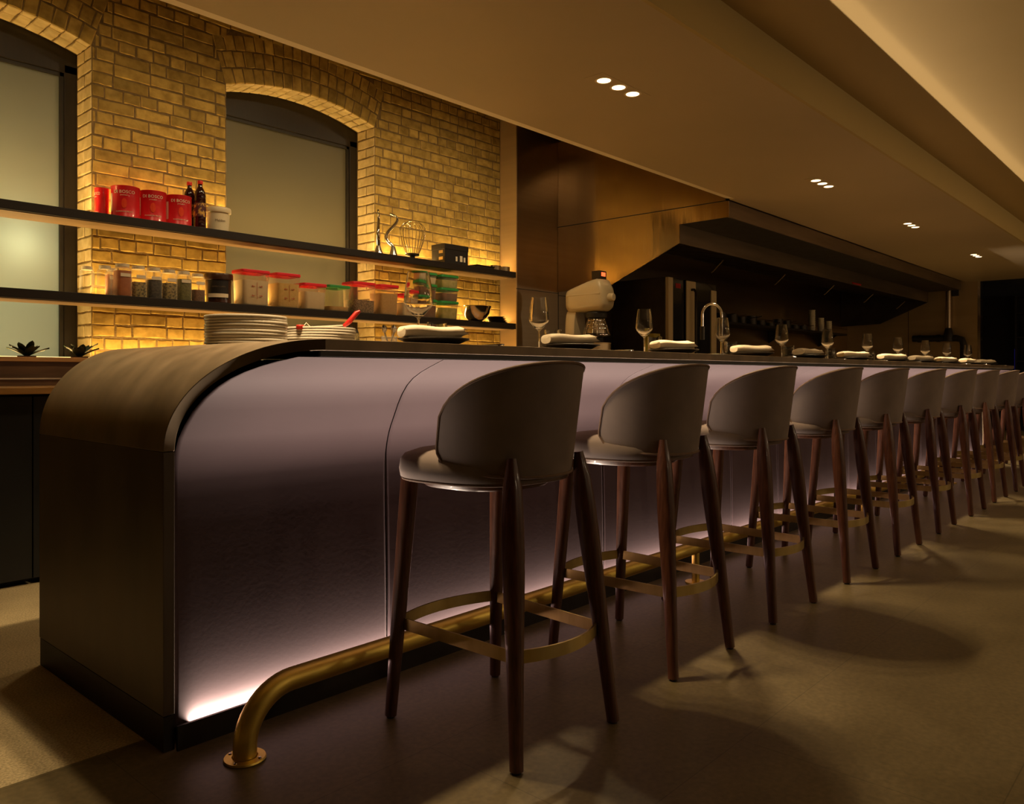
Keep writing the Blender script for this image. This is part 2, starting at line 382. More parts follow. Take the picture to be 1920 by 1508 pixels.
# field bricks
row = 0; z = 1.0
def blocked(x0, x1, zc):
    segs = [(x0, x1)]
    for w in (W1, W2):
        xm, zc0, R, am = arch_params(w)
        if zc < ZS: lo, hi = w
        else:
            Ro = R + rings * RT
            # extrados with skewback lines
            d = Ro * Ro - (zc - zc0) ** 2
            if d <= 0: continue
            xe = math.sqrt(d); lo, hi = xm - xe, xm + xe
            sk = math.tan(am) * (zc - zc0)
            lo = max(lo, xm - sk); hi = min(hi, xm + sk)
        new = []
        for a, b in segs:
            if b <= lo or a >= hi: new.append((a, b)); continue
            if a < lo: new.append((a, lo))
            if b > hi: new.append((hi, b))
        segs = new
    return segs
while z < CZ - .04:
    zc = z + BH / 2
    header = row % 4 == 2
    x = -.2 - (.11 if row % 2 else 0) - random.uniform(0, .03)
    while x < XR:
        L = .1075 if header or random.random() < .13 else .2225
        L += random.uniform(-.006, .006)
        for a, b in blocked(x, min(x + L, XR), zc):
            if b - a > .02 and b > -.2:
                brick(mb, ((a + b) / 2, YW, zc + random.uniform(-.0025, .0025)), (1, 0, random.uniform(-.006, .006)), (0, 0, 1), (0, -1, 0), b - a - .009, BH + random.uniform(-.003, .003), .02)
        x += L
    z += CH; row += 1
# arch rings
rv = MB()
for w in (W1, W2):
    xm, zc0, R, am = arch_params(w)
    for r in range(rings):
        rm = R + RT * (r + .5); aw = .077 / rm; n = int(round(2 * am / aw)); off = .5 * (r % 2)
        for i in range(n + (1 if off else 0)):
            a0 = -am + 2 * am * max(0, i - off) / n; a1 = -am + 2 * am * min(n, i + 1 - off) / n
            a = (a0 + a1) / 2
            t = Vector((math.cos(a), 0, -math.sin(a))); rad = Vector((math.sin(a), 0, math.cos(a)))
            pc = Vector((xm, YW, zc0)) + rad * rm
            if pc.z > CZ - .05: continue
            brick(mb, pc, t, rad, (0, -1, 0), rm * (a1 - a0) - .008, RT - .009, .02)
    # soffit of the arch (undersides of the bricks)
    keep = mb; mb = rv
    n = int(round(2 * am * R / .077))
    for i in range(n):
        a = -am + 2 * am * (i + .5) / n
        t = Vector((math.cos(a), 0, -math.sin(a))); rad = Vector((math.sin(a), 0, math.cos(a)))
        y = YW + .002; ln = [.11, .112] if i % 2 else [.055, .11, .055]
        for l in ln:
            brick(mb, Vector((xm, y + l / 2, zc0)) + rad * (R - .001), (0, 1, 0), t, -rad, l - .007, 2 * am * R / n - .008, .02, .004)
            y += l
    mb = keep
# reveals
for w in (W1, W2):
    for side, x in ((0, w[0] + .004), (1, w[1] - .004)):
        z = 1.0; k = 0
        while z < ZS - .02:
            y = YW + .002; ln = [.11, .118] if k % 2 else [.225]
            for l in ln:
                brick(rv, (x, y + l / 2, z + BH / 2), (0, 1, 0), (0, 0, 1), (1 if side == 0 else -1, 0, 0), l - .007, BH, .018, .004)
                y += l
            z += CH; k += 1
mb.build('brick_facing', M['brick'], wall_back, smooth=22, weld=False)
rv.build('brick_reveal', M['bricklit'], wall_back, smooth=22, weld=False)

# windows: dark frame, frosted pane
def window(n, w, pane, ztr):
    y0 = YW + .235
    fr = MB(); fw = .075
    fr.box(w[0], w[0] + fw, y0, y0 + .05, SILL, ztr); fr.box(w[1] - fw, w[1], y0, y0 + .05, SILL, ztr)
    fr.box(w[0] + fw, w[1] - fw, y0, y0 + .05, SILL, SILL + .07)
    # head board filling the arch
    k = 24; lo = []; up = []
    for i in range(k + 1):
        x = w[0] + (w[1] - w[0]) * i / k
        lo.append((x, ztr - .05)); up.append((x, arch_z(x, w, .01)))
    fr.prism(lo + up[::-1], y0, y0 + .05, 1)
    f = struct(fr.build('window_%d' % n, M['winframe'], smooth=0, bevel=.003))
    b2 = MB()
    xi0, xi1, zi0, zi1 = w[0] + fw, w[1] - fw, SILL + .07, ztr - .05
    for q in [(xi0, xi0 + .022, zi0, zi1), (xi1 - .022, xi1, zi0, zi1), (xi0, xi1, zi1 - .022, zi1), (xi0, xi1, zi0, zi0 + .022)]:
        b2.box(q[0], q[1], y0 + .012, y0 + .045, q[2], q[3])
    b2.build('glazing_bead', M['black'], f, smooth=0)
    MB().box(xi0 + .005, xi1 - .005, y0 + .03, y0 + .036, zi0 + .005, zi1 - .005).build('pane', pane, f, smooth=0)
    struct(MB().box(w[0] - .15, w[1] + .15, y0 + .85, y0 + .9, .5, 3.3).build('wall_outside_%d' % n, M['wallpaint'], smooth=0))
window(1, W1, M['pane1'], 2.93)
window(2, W2, M['pane2'], 2.93)

# stainless-steel lining of the kitchen
wk = struct(MB().box(XR + .012, SXE, YS, YS + .3, 0, CZ).build('wall_kitchen', M['steel'], smooth=0))
sm = MB()
for x in (6.16,): sm.box(x - .004, x + .004, YS - .002, YS, 0, 2.5)
sm.box(XR, 6.16, YS - .002, YS, 1.80, 1.806); sm.box(6.16, SXE, YS - .002, YS, 1.78, 1.786)
sm.build('panel_seam', M['black'], wk, smooth=0)
struct(MB().box(XR, XR + .0118, YS, YW + .02, .9, CZ).build('trim_4', M['returnsteel'], smooth=0))
wf = struct(MB().box(SXE, SXE + .12, 2.94, YS + .3, 0, CZ).build('wall_end', M['endsteel'], smooth=0))
sm = MB(); sm.box(SXE - .003, SXE, 3.95, 3.958, .9, 2.46); sm.build('panel_seam', M['black'], wf, smooth=0)
struct(MB().box(SXE - .01, SXE + .13, 2.90, 2.94, 0, ZB).build('trim_5', M['chrome'], smooth=0))

# ------------------------------------------------------------------ bar counter
R0 = .30; Z0 = .795; XE = .935; YF = 2.083; YB = 3.035; TH = .031
BXE = 10.42
bar = thing('bar_counter', 'long dark metal bar counter with curved end and mauve padded front', 'bar counter', (0, 0, 0))
def prof(a, inset=0.):          # a: 0 at the start of the curve, 1 at the top
    an = a * PI / 2
    return XE + R0 - (R0 - inset) * math.cos(an), Z0 + (R0 - inset) * math.sin(an), R0 - R0 * math.cos(an)
NA = 28
def end_shell(avals, zlow=None):
    rows = []
    pts = []
    if zlow is not None: pts.append((XE, XE + TH, zlow, zlow, 0.))
    for a in avals:
        xo, zo, d = prof(a); xi, zi, _ = prof(a, TH)
        pts.append((xo, xi, zo, zi, d))
    g = []
    for xo, xi, zo, zi, d in pts:
        g.append([(xo, YF - d, zo), (xo, YB, zo), (xi, YB, zi), (xi, YF - d, zi)])
    m = MB().grid(g, closeu=True)
    m.f.append((0, 1, 2, 3)); b = 4 * (len(g) - 1); m.f.append((b + 3, b + 2, b + 1, b))
    return m
end_shell([i / NA for i in range(NA + 1)]).build('curved_end_cover', M['bronze'], bar, smooth=40, bevel=.0015)
mm = MB().box(XE, XE + TH, YF, YB, .096, Z0 - .0015); mm.build('end_panel', M['bronzeshade'], bar, smooth=0, bevel=.0015)
MB().box(XE + .002, XE + TH, YF + .002, YB - .002, .001, .093).build('end_plinth', M['black'], bar, smooth=0)
MB().box(XE + TH, BXE, YF - .017, YF - .009, .0, .066).build('plinth', M['black'], bar, smooth=0)
# worktop in lengths with fine joints
YT = YF - R0 + .012
ZT = Z0 + R0
js = [XE + R0 + .0005, 3.17, 5.45, 7.9, BXE]
for a, b in zip(js, js[1:]):
    MB().box(a, b - .0025, YT, YB, ZT - TH, ZT).build('worktop', M['bronze'], bar, smooth=0, bevel=.002)
# dark shadow gap under the lip
MB().box(XE + R0, BXE - .01, YT + .012, YT + .05, ZT - TH - .016, ZT - TH - .001).build('shadow_gap', M['black'], bar, smooth=0)
# padded cove front in panels
pp = [(2.1005, .05), (2.1005, .14), (2.101, .24), (2.1028, .35), (2.1055, .48), (2.1078, .58), (2.1090, .66), (2.1086, .705), (2.1065, .735), (2.101, .765), (2.093, .795), (2.080, .828), (2.062, .862), (2.043, .90), (2.021, .935), (1.995, .965), (1.965, .988), (1.93, 1.006), (1.89, 1.0215), (1.855, 1.034), (1.82, 1.046)]
def in_end(z):                 # inner edge of the curved end at height z
    if z < Z0: return XE + TH + .008
    s = min(1., (z - Z0) / (R0 - TH - .010)); return XE + R0 - (R0 - TH - .008) * math.sqrt(max(0., 1 - s * s)) if s < 1 else XE + R0
seams = [1.70] + [1.70 + .6235 * i for i in range(1, 14)] + [BXE - .02]
x0 = None
for i, x1 in enumerate(seams):
    rows = []
    for y, z in pp:
        xs = in_end(z) if i == 0 else x0 + .002
        n = 14 if i == 0 else 3
        e = .004
        r = []
        for k in range(n + 1):
            x = xs + (x1 - .002 - xs) * k / n
            edge = k in (0, n)
            r.append((x, y + (.004 if edge else 0), z - (.0 if edge and z > .9 else 0)))
        r.insert(1, (r[0][0] + e, y + .0003, z)); r.insert(2, (r[0][0] + 3 * e, y, z)); r.insert(-1, (r[-1][0] - 3 * e, y, z)); r.insert(-1, (r[-1][0] - e, y + .0003, z))
        rows.append(r)
    MB().grid(rows).build('front_panel', M['panel'], bar, smooth=60)
    x0 = x1
MB().box(XE + R0 + .02, BXE - .02, 2.1135, 2.13, .0, ZT - TH - .02).build('carcass_front', M['black'], bar, smooth=0)
MB().prism([(YB - .03, .02)] and [(XE + TH + .001, .02)] + [(in_end(z) + .002, z) for z in [Z0 + (ZT - TH - .004 - Z0) * i / 16 for i in range(17)]] + [(BXE - .03, ZT - TH - .004), (BXE - .03, .02)], YB - .03, YB - .012, 1).build('carcass_back', M['darksteel'], bar, smooth=0)
MB().box(BXE - .03, BXE - .002, YF + .01, YB, 0, ZT - TH - .001).build('end_panel', M['bronze'], bar, smooth=0)

# brass foot rail
rl = thing('foot_rail', 'tubular brass foot rail along the base of the bar', 'foot rail', (1.065, 1.898, 0))
pts = [(0, 0, .004), (0, 0, .03)]
Rb = .14
for i in range(1, 13):
    a = PI / 2 * i / 12; pts.append((Rb - Rb * math.cos(a), 0, .03 + Rb * math.sin(a)))
for x in (.5, 1.5, 3, 5, 7, 9.0): pts.append((x, 0, .17))
MB().tube(pts, .0305, 28).build('rail_tube', M['brass'], rl)
fl = MB(); fl.lathe([(0, 0), (.052, 0), (.054, .003), (.052, .007), (.033, .008), (.033, .002)], 36)
fl.build('floor_flange', M['brass'], rl)
for k in range(4):
    sc_ = MB(); a = .5 + k * PI / 2; sc_.lathe([(0, .011), (.004, .010), (.0055, .006)], 10, (.043 * math.cos(a), .043 * math.sin(a), 0))
    sc_.build('screw', M['chrome'], rl)
for x in (2.35, 4.7, 7.05, 8.9):
    MB().lathe([(0, 0), (.05, 0), (.05, .007), (.018, .008), (.018, .15), (0, .15)], 24, (x, 0, 0)).build('support_post', M['brass'], rl)

# ------------------------------------------------------------------ bar stools
stool = thing('bar_stool', 'nearest bar stool, taupe velvet with walnut legs', 'bar stool', (0, 0, 0), 0, 'velvet bar stools along the counter')
def leg(x0, y0, x1, y1, zt, rs):
    n = len(rs); p = []
    for i in range(n):
        t = i / (n - 1); p.append((x0 + (x1 - x0) * t, y0 + (y1 - y0) * t, .006 + (zt - .006) * t))
    return MB().tube(p, rs, 16, sq=2.6, up=(1, 0, 0))
for s in (-1, 1):
    m = leg(s * .202, -.248, s * .139, -.172, .778, [.0165, .0175, .0190, .0205, .0225, .0245, .0265, .0280, .0275, .024, .012])
    l = m.build('leg', M['walnut'], stool)
    MB().lathe([(0, 0), (.012, 0), (.012, .008)], 14, (s * .202, -.248, 0)).build('glide', M['foot'], l)
    m = leg(s * .216, .243, s * .182, .195, .715, [.0160, .0170, .0185, .0200, .0215, .0230, .0240, .0245])
    l = m.build('leg', M['walnut'], stool)
    MB().lathe([(0, 0), (.012, 0), (.012, .008)], 14, (s * .216, .243, 0)).build('glide', M['foot'], l)
# seat
def sup(a, n): c, s_ = math.cos(a), math.sin(a); return math.copysign(abs(c) ** (2 / n), c), math.copysign(abs(s_) ** (2 / n), s_)
def seat_rows(spec, yc=.052, ax=.260, ay=.216, n=44):
    rows = []
    for k, z in spec:
        r = []
        for i in range(n):
            a = 2 * PI * i / n; cx, cy = sup(a, 2.9)
            w = 1.0 - .20 * (1 - (cy + 1) / 2)          # narrower at the back
            r.append((ax * k * cx * w, yc + ay * k * cy, z + (.006 * k * k * cy if z > .74 else 0)))
        rows.append(r)
    return rows
sr = seat_rows([(.02, .700), (.80, .700), (.93, .700), (.985, .708), (1.0, .730), (.985, .752), (.94, .768), (.80, .781), (.5, .789), (.02, .791)])
m = MB().grid(sr, closeu=True); m.f.append(tuple(range(44))); m.f.append(tuple(range(len(m.v) - 44, len(m.v))))
seat = m.build('seat', M['velvet'], stool, smooth=80)
MB().tube([p for p in seat_rows([(.96, .703)])[0]], .0045, 8, closed=True).build('piping', M['piping'], seat)
m = MB().grid(seat_rows([(.02, .678), (.70, .678), (.74, .686), (.76, .699), (.02, .699)]), closeu=True)
m.build('seat_frame', M['walnut'], stool)
# wrap-around backrest shell
FM = math.radians(93)
def bk(phi, s, inn):
    q = abs(phi) / FM
    zt = .800 + .232 * (1 - q ** 2.15) ** (1 / 2.15); zb = .784 - .060 * (1 - q ** 2.7) ** (1 / 2.7)
    z = zb + (zt - zb) * s
    t = (z - .73) / .30
    a = .213 + .033 * t; b = .224 + .038 * t; yc = .022
    th = (.052 if inn else 0.)
    if inn: z = z + (.5 - s) * .012
    return ((a - th) * math.sin(phi), yc - (b - th) * math.cos(phi), z)
NP, NS = 36, 12
out = [[bk(-FM + 2 * FM * i / NP, j / NS, False) for i in range(NP + 1)] for j in range(NS + 1)]
inn = [[bk(-FM + 2 * FM * i / NP, j / NS, True) for i in range(NP + 1)] for j in range(NS + 1)]
# mid ring for a rounded rim
def rim(r): return [r[0][i] for i in range(NP + 1)] + [r[j][NP] for j in range(1, NS + 1)] + [r[NS][i] for i in range(NP - 1, -1, -1)] + [r[j][0] for j in range(NS - 1, 0, -1)]
ro, ri = rim(out), rim(inn)
m = MB(); m.grid(out); m.grid(inn)
md = []
for a, b in zip(ro, ri):
    a, b = Vector(a), Vector(b); c = (a + b) / 2
    ctr = Vector((0, (a + b).y / 2, .88)); d = (c - ctr); d = Vector((0, 0, d.z)).normalized() if abs(d.z) > .02 else Vector((0, 0, 0))
    md.append(c + d * .008)
m.grid([ro, md]  , closeu=True); m.grid([md, ri], closeu=True)
backr = m.build('backrest', M['velvet'], stool, smooth=70)
pr_ = []
for p in ro:
    if not pr_ or (Vector(p) - Vector(pr_[-1])).length > .006: pr_.append(p)
MB().tube(pr_, .0042, 8, closed=True).build('piping', M['piping'], backr)
# brass foot ring
zf = .274; path = []
FX, FY, BX, BY = .196, .232, .176, -.214
for i in range(13):
    t = -1 + 2 * i / 12; path.append((FX * -t, FY + .045 * (1 - t * t)))
for i in range(1, 6): t = i / 6; path.append((-(-FX + (FX - BX) * t) * -1, FY + (BY - FY) * t))
for i in range(13):
    t = -1 + 2 * i / 12; path.append((BX * t, BY - .050 * (1 - t * t)))
for i in range(1, 6): t = i / 6; path.append((BX + (FX - BX) * t, BY + (FY - BY) * t))
m = MB(); k = len(path); cen = Vector((0, .005))
rings_ = []
for dz, dr in ((0, 0), (.034, 0), (.034, -.006), (0, -.006)):
    r = []
    for p in path:
        v = Vector(p); d = (v - cen).normalized(); v = v + d * dr; r.append((v.x, v.y, zf - .017 + dz))
    rings_.append(r)
m.grid(rings_ + [rings_[0]], closeu=True)
m.build('footrest', M['brassband'], stool, smooth=35)

SX = [1.690, 2.475, 3.262, 4.083, 4.855, 5.680, 6.510, 7.30, 8.10, 8.90, 9.70, 10.50]
for i, x in enumerate(SX):
    if i == 0:
        stool.location = (x, 1.566, 0); stool.rotation_euler = (0, 0, math.radians(-1.5))
        stool['label'] = 'nearest taupe velvet bar stool, first from the curved bar end'
    else:
        dup(stool, (x, 1.598 + random.uniform(-.004, .004), 0), math.radians(random.uniform(-1.2, 1.2)),
            '%s taupe velvet bar stool from the curved end of the bar' % ORD[i] if i < 11 else 'last taupe velvet bar stool, farthest from the curved bar end')

# ------------------------------------------------------------------ recessed downlights
dl = thing('recessed_downlight', 'nearest downlight', 'ceiling light', (3.36, 2.305, ZB), 0, 'triple recessed downlights in the soffit')
def holeplate():
    m = MB(); m.box(-.215, .215, -.055, .055, -.0015, 0); return m
holeplate().build('trim_plate', M['plaster'], dl, smooth=0)
for k in (-1, 0, 1):
    b = MB().lathe([(.042, -.004), (.045, -.003), (.045, -.001), (.036, -.001), (.034, -.003), (.042, -.004)], 28, (k * .128, 0, 0)).build('lamp_ring', M['plaster_pale'], dl)
    MB().lathe([(0, -.0032), (.034, -.0032), (.034, -.002)], 28, (k * .128, 0, 0)).build('lens', M['bulb'], b)
DX = [1.45, 3.36, 6.10, 8.40, 11.08]
for i, x in enumerate(DX[1:]):
    if i == 0: dl['label'] = 'largest three-lamp downlight in the soffit, nearest the brick wall end'
    else: dup(dl, (x, 2.31, ZB), 0, ['', 'second nearest three-lamp downlight in the soffit', 'third nearest three-lamp downlight in the soffit', 'smallest three-lamp downlight, far end of the soffit'][i])

# ------------------------------------------------------------------ wall shelves
def shelf(zt, label):
    s = thing('wall_shelf', label, 'shelf', (0, 0, 0), 0, 'long wall shelves on the brick')
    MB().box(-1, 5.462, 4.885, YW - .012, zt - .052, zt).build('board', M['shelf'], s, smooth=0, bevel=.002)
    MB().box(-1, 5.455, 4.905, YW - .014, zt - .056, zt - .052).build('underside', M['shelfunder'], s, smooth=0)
    MB().box(-1, 5.44, YW - .088, YW - .068, zt, zt + .005).build('light_strip', M['ledwarm'], s, smooth=0)
    return s
ZU, ZL = 1.943, 1.468
shelf(ZU, 'upper long dark shelf on the brick wall')
shelf(ZL, 'lower long dark shelf on the brick wall')

YSH = 4.98
# red cans
can = thing('tomato_can', 'can', 'can', (0, 0, 0), 0, 'red tins on the upper shelf')
Rc = .080; Hc = .190
cb = MB().lathe([(0, 0), (Rc - .003, 0), (Rc + .001, .002), (Rc + .001, .006), (Rc - .001, .009), (Rc - .001, Hc - .009), (Rc + .001, Hc - .006), (Rc + .001, Hc - .001), (Rc - .002, Hc), (Rc - .005, Hc - .004), (0, Hc - .004)], 48).build('can_body', M['canred'], can)
FA = math.radians(-137)        # the printed face looks towards the room
FA2 = FA + .35
def ell(cx, cz, rx, rz, R, a0, n=24, d=.0012):
    v = [(cx, 0)] + [(cx + rx * math.cos(2 * PI * i / n), rz * math.sin(2 * PI * i / n)) for i in range(n)]
    bf = cyl_bend(R, a0, cz)
    return MB().add([bf((x, y, d)) for x, y in v], [(0, i + 1, (i + 1) % n + 1) for i in range(n)])
text_mesh('DI BOSCO', .027, bend=cyl_bend(Rc + .0006, FA2, Hc * .79)).build('lettering', M['cream'], can, smooth=0)
text_mesh('pomodori', .011, bend=cyl_bend(Rc + .0006, FA2, Hc * .69)).build('lettering', M['cream'], can, smooth=0)
text_mesh('POMODORI PELATI', .011, bend=cyl_bend(Rc + .0006, FA2, Hc * .17)).build('lettering', M['cream'], can, smooth=0)
ell(0, Hc * .43, .015, .030, Rc, FA2).build('tomato_picture', M['tomato'], can, smooth=0)
m = MB(); bf = cyl_bend(Rc, FA2 - 1.15, Hc * .5)
m.add([bf((x, y, .0008)) for x, y in [(-.012, -.06), (.0, -.06), (.012, -.06), (.012, .05), (0, .05), (-.012, .05)]], [(0, 1, 4, 5), (1, 2, 3, 4)])
m.build('side_label', M['cream'], can, smooth=0)
for i, (x, y, r) in enumerate([(1.899, 5.062, -.9), (2.003, 4.975, 0), (2.168, YSH, .1), (2.332, YSH, .25)]):
    lb = ['narrow red can, leftmost and half hidden on the upper shelf', 'leftmost fully visible red can on the upper shelf', 'middle red can on the upper shelf', 'red can on the upper shelf beside the dark bottles'][i]
    if i == 0: can.location = (x, y, ZU); can.rotation_euler = (0, 0, r); can['label'] = lb
    else: dup(can, (x, y, ZU), r, lb)
can.scale = (.5, .5, .95)
# bottles
bo = thing('syrup_bottle', 'tall dark bottle with red cap and fruit label, front one', 'bottle', (2.470, 4.965, ZU), 0, 'dark syrup bottles')
Rb_ = .036
MB().lathe([(0, .002), (Rb_ - .004, 0), (Rb_, .006), (Rb_, .06), (Rb_ - .002, .066), (Rb_, .072), (Rb_, .19), (Rb_ - .002, .205), (Rb_, .21), (Rb_ - .004, .24), (.020, .266), (.0135, .276), (.0135, .296)], 32).build('bottle_body', M['bottle'], bo)
MB().lathe([(.0155, .292), (.0165, .294), (.0165, .312), (.015, .315), (0, .316)], 24).build('cap', M['redcap'], bo)
MB().lathe([(Rb_ + .0006, .078), (Rb_ + .0008, .08), (Rb_ + .0008, .165), (Rb_ + .0006, .167)], 32).build('paper_label', M['label_fruit'], bo)
dup(bo, (2.438, 5.047, ZU), .8, 'tall dark bottle with red cap, half hidden behind a red can')
# bucket
bu = thing('salt_bucket', 'white plastic bucket with lid at the window edge', 'bucket', (2.603, 4.985, ZU))
MB().lathe([(0, 0), (.064, 0), (.067, .003), (.0745, .130), (.0745, .132), (0, .132)], 40).build('bucket_body', M['bucket'], bu)
MB().lathe([(.074, .122), (.081, .124), (.083, .130), (.083, .150), (.080, .157), (.070, .158), (.066, .154), (0, .154)], 40).build('lid', M['bucket'], bu)
text_mesh('Maldon', .023, bend=cyl_bend(.0725, FA + .55, .068)).build('lettering', M['print'], bu, smooth=0)
MB().tube([(.081 * math.cos(a), .081 * math.sin(a), .128 - .0 ) for a in [FA - .6 + i * .1 for i in range(13)]], .0018, 6).build('handle', M['bucket'], bu)

# mixer attachments
h = thing('dough_hook', 'steel dough hook seen edge-on at the window edge', 'mixer attachment', (3.955, 5.0, ZU), math.radians(48))
def hookm(h, flat):
    MB().lathe([(0, 0), (.040, 0), (.042, .004), (.030, .035), (.019, .075), (.016, .085), (0, .087)], 24).build('hub', M['chrome'], h)
    pts = [(0, 0, .07), (-.012, 0, .10), (-.045, 0, .125), (-.062, 0, .160), (-.045, 0, .205), (.0, 0, .250), (.030, 0, .285), (.034, 0, .315), (.010, 0, .338), (-.028, 0, .352)]
    # smooth
    for _ in range(2):
        q = [pts[0]]
        for a, b in zip(pts, pts[1:]):
            q.append(tuple(.75 * x + .25 * y for x, y in zip(a, b))); q.append(tuple(.25 * x + .75 * y for x, y in zip(a, b)))
        pts = q + [pts[-1]]
    n = len(pts)
    MB().tube(pts, [.017 - .010 * (i / n) ** 1.5 for i in range(n)], 14).build('hook_arm', M['chrome'], h)
hookm(h, True)
h = thing('dough_hook', 'curved steel dough hook standing left of the whisk', 'mixer attachment', (4.105, 5.0, ZU), math.radians(-48))
hookm(h, False)
w = thing('balloon_whisk', 'large wire balloon whisk standing upside down on the upper shelf', 'whisk', (4.300, 4.99, ZU))
MB().lathe([(0, 0), (.022, 0), (.022, .028), (.056, .034), (.058, .045), (.052, .05), (0, .05)], 28).build('hub', M['darksteel'], w)
m = MB()
for k in range(11):
    a = PI * k / 11; ca, sa = math.cos(a), math.sin(a)
    pts = []
    for i in range(25):
        t = -1 + 2 * i / 24; hgt = .048 + .27 * (1 - abs(t) ** 2.6); rr = math.copysign(1, t) * (.052 + .056 * math.sin(min(1, (hgt - .048) / .20) * PI / 2)) if abs(t) > .55 else t / .55 * .104
        pts.append((rr * ca, rr * sa, hgt))
    m.tube(pts, .0017, 6)
m.build('wire_cage', M['chrome'], w)
# black box and flat things
bx = thing('storage_box', 'black cardboard box with printed front on the upper shelf', 'box', (4.735, 4.985, ZU))
MB().box(-.145, .13, -.075, .09, 0, .150).build('carton', M['blacklabel'], bx, smooth=0, bevel=.002)
MB().box(-.148, .133, -.078, .093, .118, .165).build('lid', M['black'], bx, smooth=0, bevel=.003)
for x, w_ in ((-.02, .02), (.03, .03), (.075, .02)):
    MB().box(x, x + w_, -.0765, -.075, .025, .065 + (.01 if x == .03 else 0)).build('printed_mark', M['cream'], bx, smooth=0)
for z0 in (.03, .085): MB().box(-.1465, -.145, -.05, .0, z0, z0 + .025).build('side_label', M['tin'], bx, smooth=0)
t = MB().box(-.11, .11, -.07, .07, 0, .018).box(-.115, .115, -.075, .075, .018, .026)
o = t.build('baking_tray', M['darksteel'], None, (5.09, 4.985, ZU), smooth=0, bevel=.003); tag(o, 'low dark baking tray lying between black box and steel rings', 'tray')
for i, (x, y, r, hh, lb) in enumerate([(5.25, 4.96, .060, .042, 'left short steel ring mould at the shelf end'), (5.385, 4.975, .060, .045, 'right short steel ring mould against the steel panel')]):
    o = MB().lathe([(r, 0), (r + .002, 0), (r + .002, hh), (r, hh), (r, 0)], 32).build('ring_mould', M['chrome'], None, (x, y, ZU)); tag(o, lb, 'ring mould', 'steel ring moulds')

# lower shelf: glass jars
def jar(x, y, r, hgt, cont, fill, label, lab=True, lid='whitelid'):
    j = thing('glass_jar', label, 'jar', (x, y, ZL), random.uniform(-.1, .1), 'glass storage jars on the lower shelf')
    s = r * .93
    def sq(k, z, n=28):
        rr = []
        for i in range(n):
            a = 2 * PI * i / n; cx, cy = sup(a, 4.); rr.append((s * k * cx, s * k * cy, z))
        return rr
    hs = hgt * .80
    m = MB().grid([sq(.02, 0), sq(.95, 0), sq(1, .006), sq(1, hs), sq(.93, hs + .010), sq(.78, hs + .016), sq(.78, hgt - .012)], closeu=True)
    m.build('jar_glass', M['jarglass'], j, smooth=60)
    MB().lathe([(0, hgt - .004), (s * .84, hgt - .004), (s * .86, hgt - .002), (s * .86, hgt - .022), (s * .8, hgt - .022)], 28).build('lid', M[lid], j)
    if cont:
        m = MB().grid([sq(.02, .004), sq(.94, .004), sq(.95, .01), sq(.95, hs * fill), sq(.02, hs * fill)], closeu=True)
        m.build('contents', M[cont], j, smooth=30)
    if lab:
        MB().box(-s * .66, s * .66, -s - .0015, -s - .0003, hs * .74, hs * .74 + .020).build('paper_label', M['cream'], j, smooth=0)
    return j
jar(1.800, 5.02, .038, .172, None, 0, 'empty glass jar, leftmost on the lower shelf', False)
jar(1.876, 4.955, .040, .178, None, 0, 'empty glass jar, second from left on the lower shelf', False)
jar(1.945, 5.035, .034, .178, 'orange', .95, 'orange spice jar behind the large orange jar', True)
jar(1.973, 4.945, .048, .198, 'orange', .97, 'tall jar full of orange spice at the front')
jar(2.071, 4.955, .045, .196, 'seedmix', .60, 'jar of speckled seeds beside the orange jar')
jar(2.165, 4.955, .047, .194, 'blackbean', .74, 'jar of black beans on the lower shelf')
jar(2.260, 4.955, .046, .190, 'seedmix', .68, 'jar of mixed seeds beside the green herbs')
jar(2.355, 4.955, .046, .190, 'herb', .90, 'jar of dull green dried herbs')
jar(2.450, 4.960, .044, .184, 'brownspice', .52, 'half empty jar of brown spice next to the brown tub')
tb = thing('brown_tub', 'dark brown plastic tub with black label', 'tub', (2.597, 4.965, ZL))
MB().lathe([(0, 0), (.076, 0), (.079, .003), (.084, .165), (0, .165)], 44).build('tub_body', M['chocolate'], tb)
MB().lathe([(.083, .150), (.090, .152), (.092, .158), (.092, .188), (.088, .193), (0, .193)], 44).build('lid', M['chocolate'], tb)
def band(R, a0, a1, z0, z1, n=16): 
    m = MB(); m.grid([[(R * math.cos(a0 + (a1 - a0) * i / n), R * math.sin(a0 + (a1 - a0) * i / n), z) for i in range(n + 1)] for z in (z0, z1)]); return m
pl = band(.0842, FA - .55, FA + 1.15, .03, .148).build('paper_label', M['blacklabel'], tb)
band(.0848, FA - .5, FA + 1.12, .035, .06).build('white_band', M['cream'], pl)
text_mesh('CIOCCOLATO', .013, bend=cyl_bend(.0848, FA + .35, .105)).build('lettering', M['print'], pl, smooth=0)

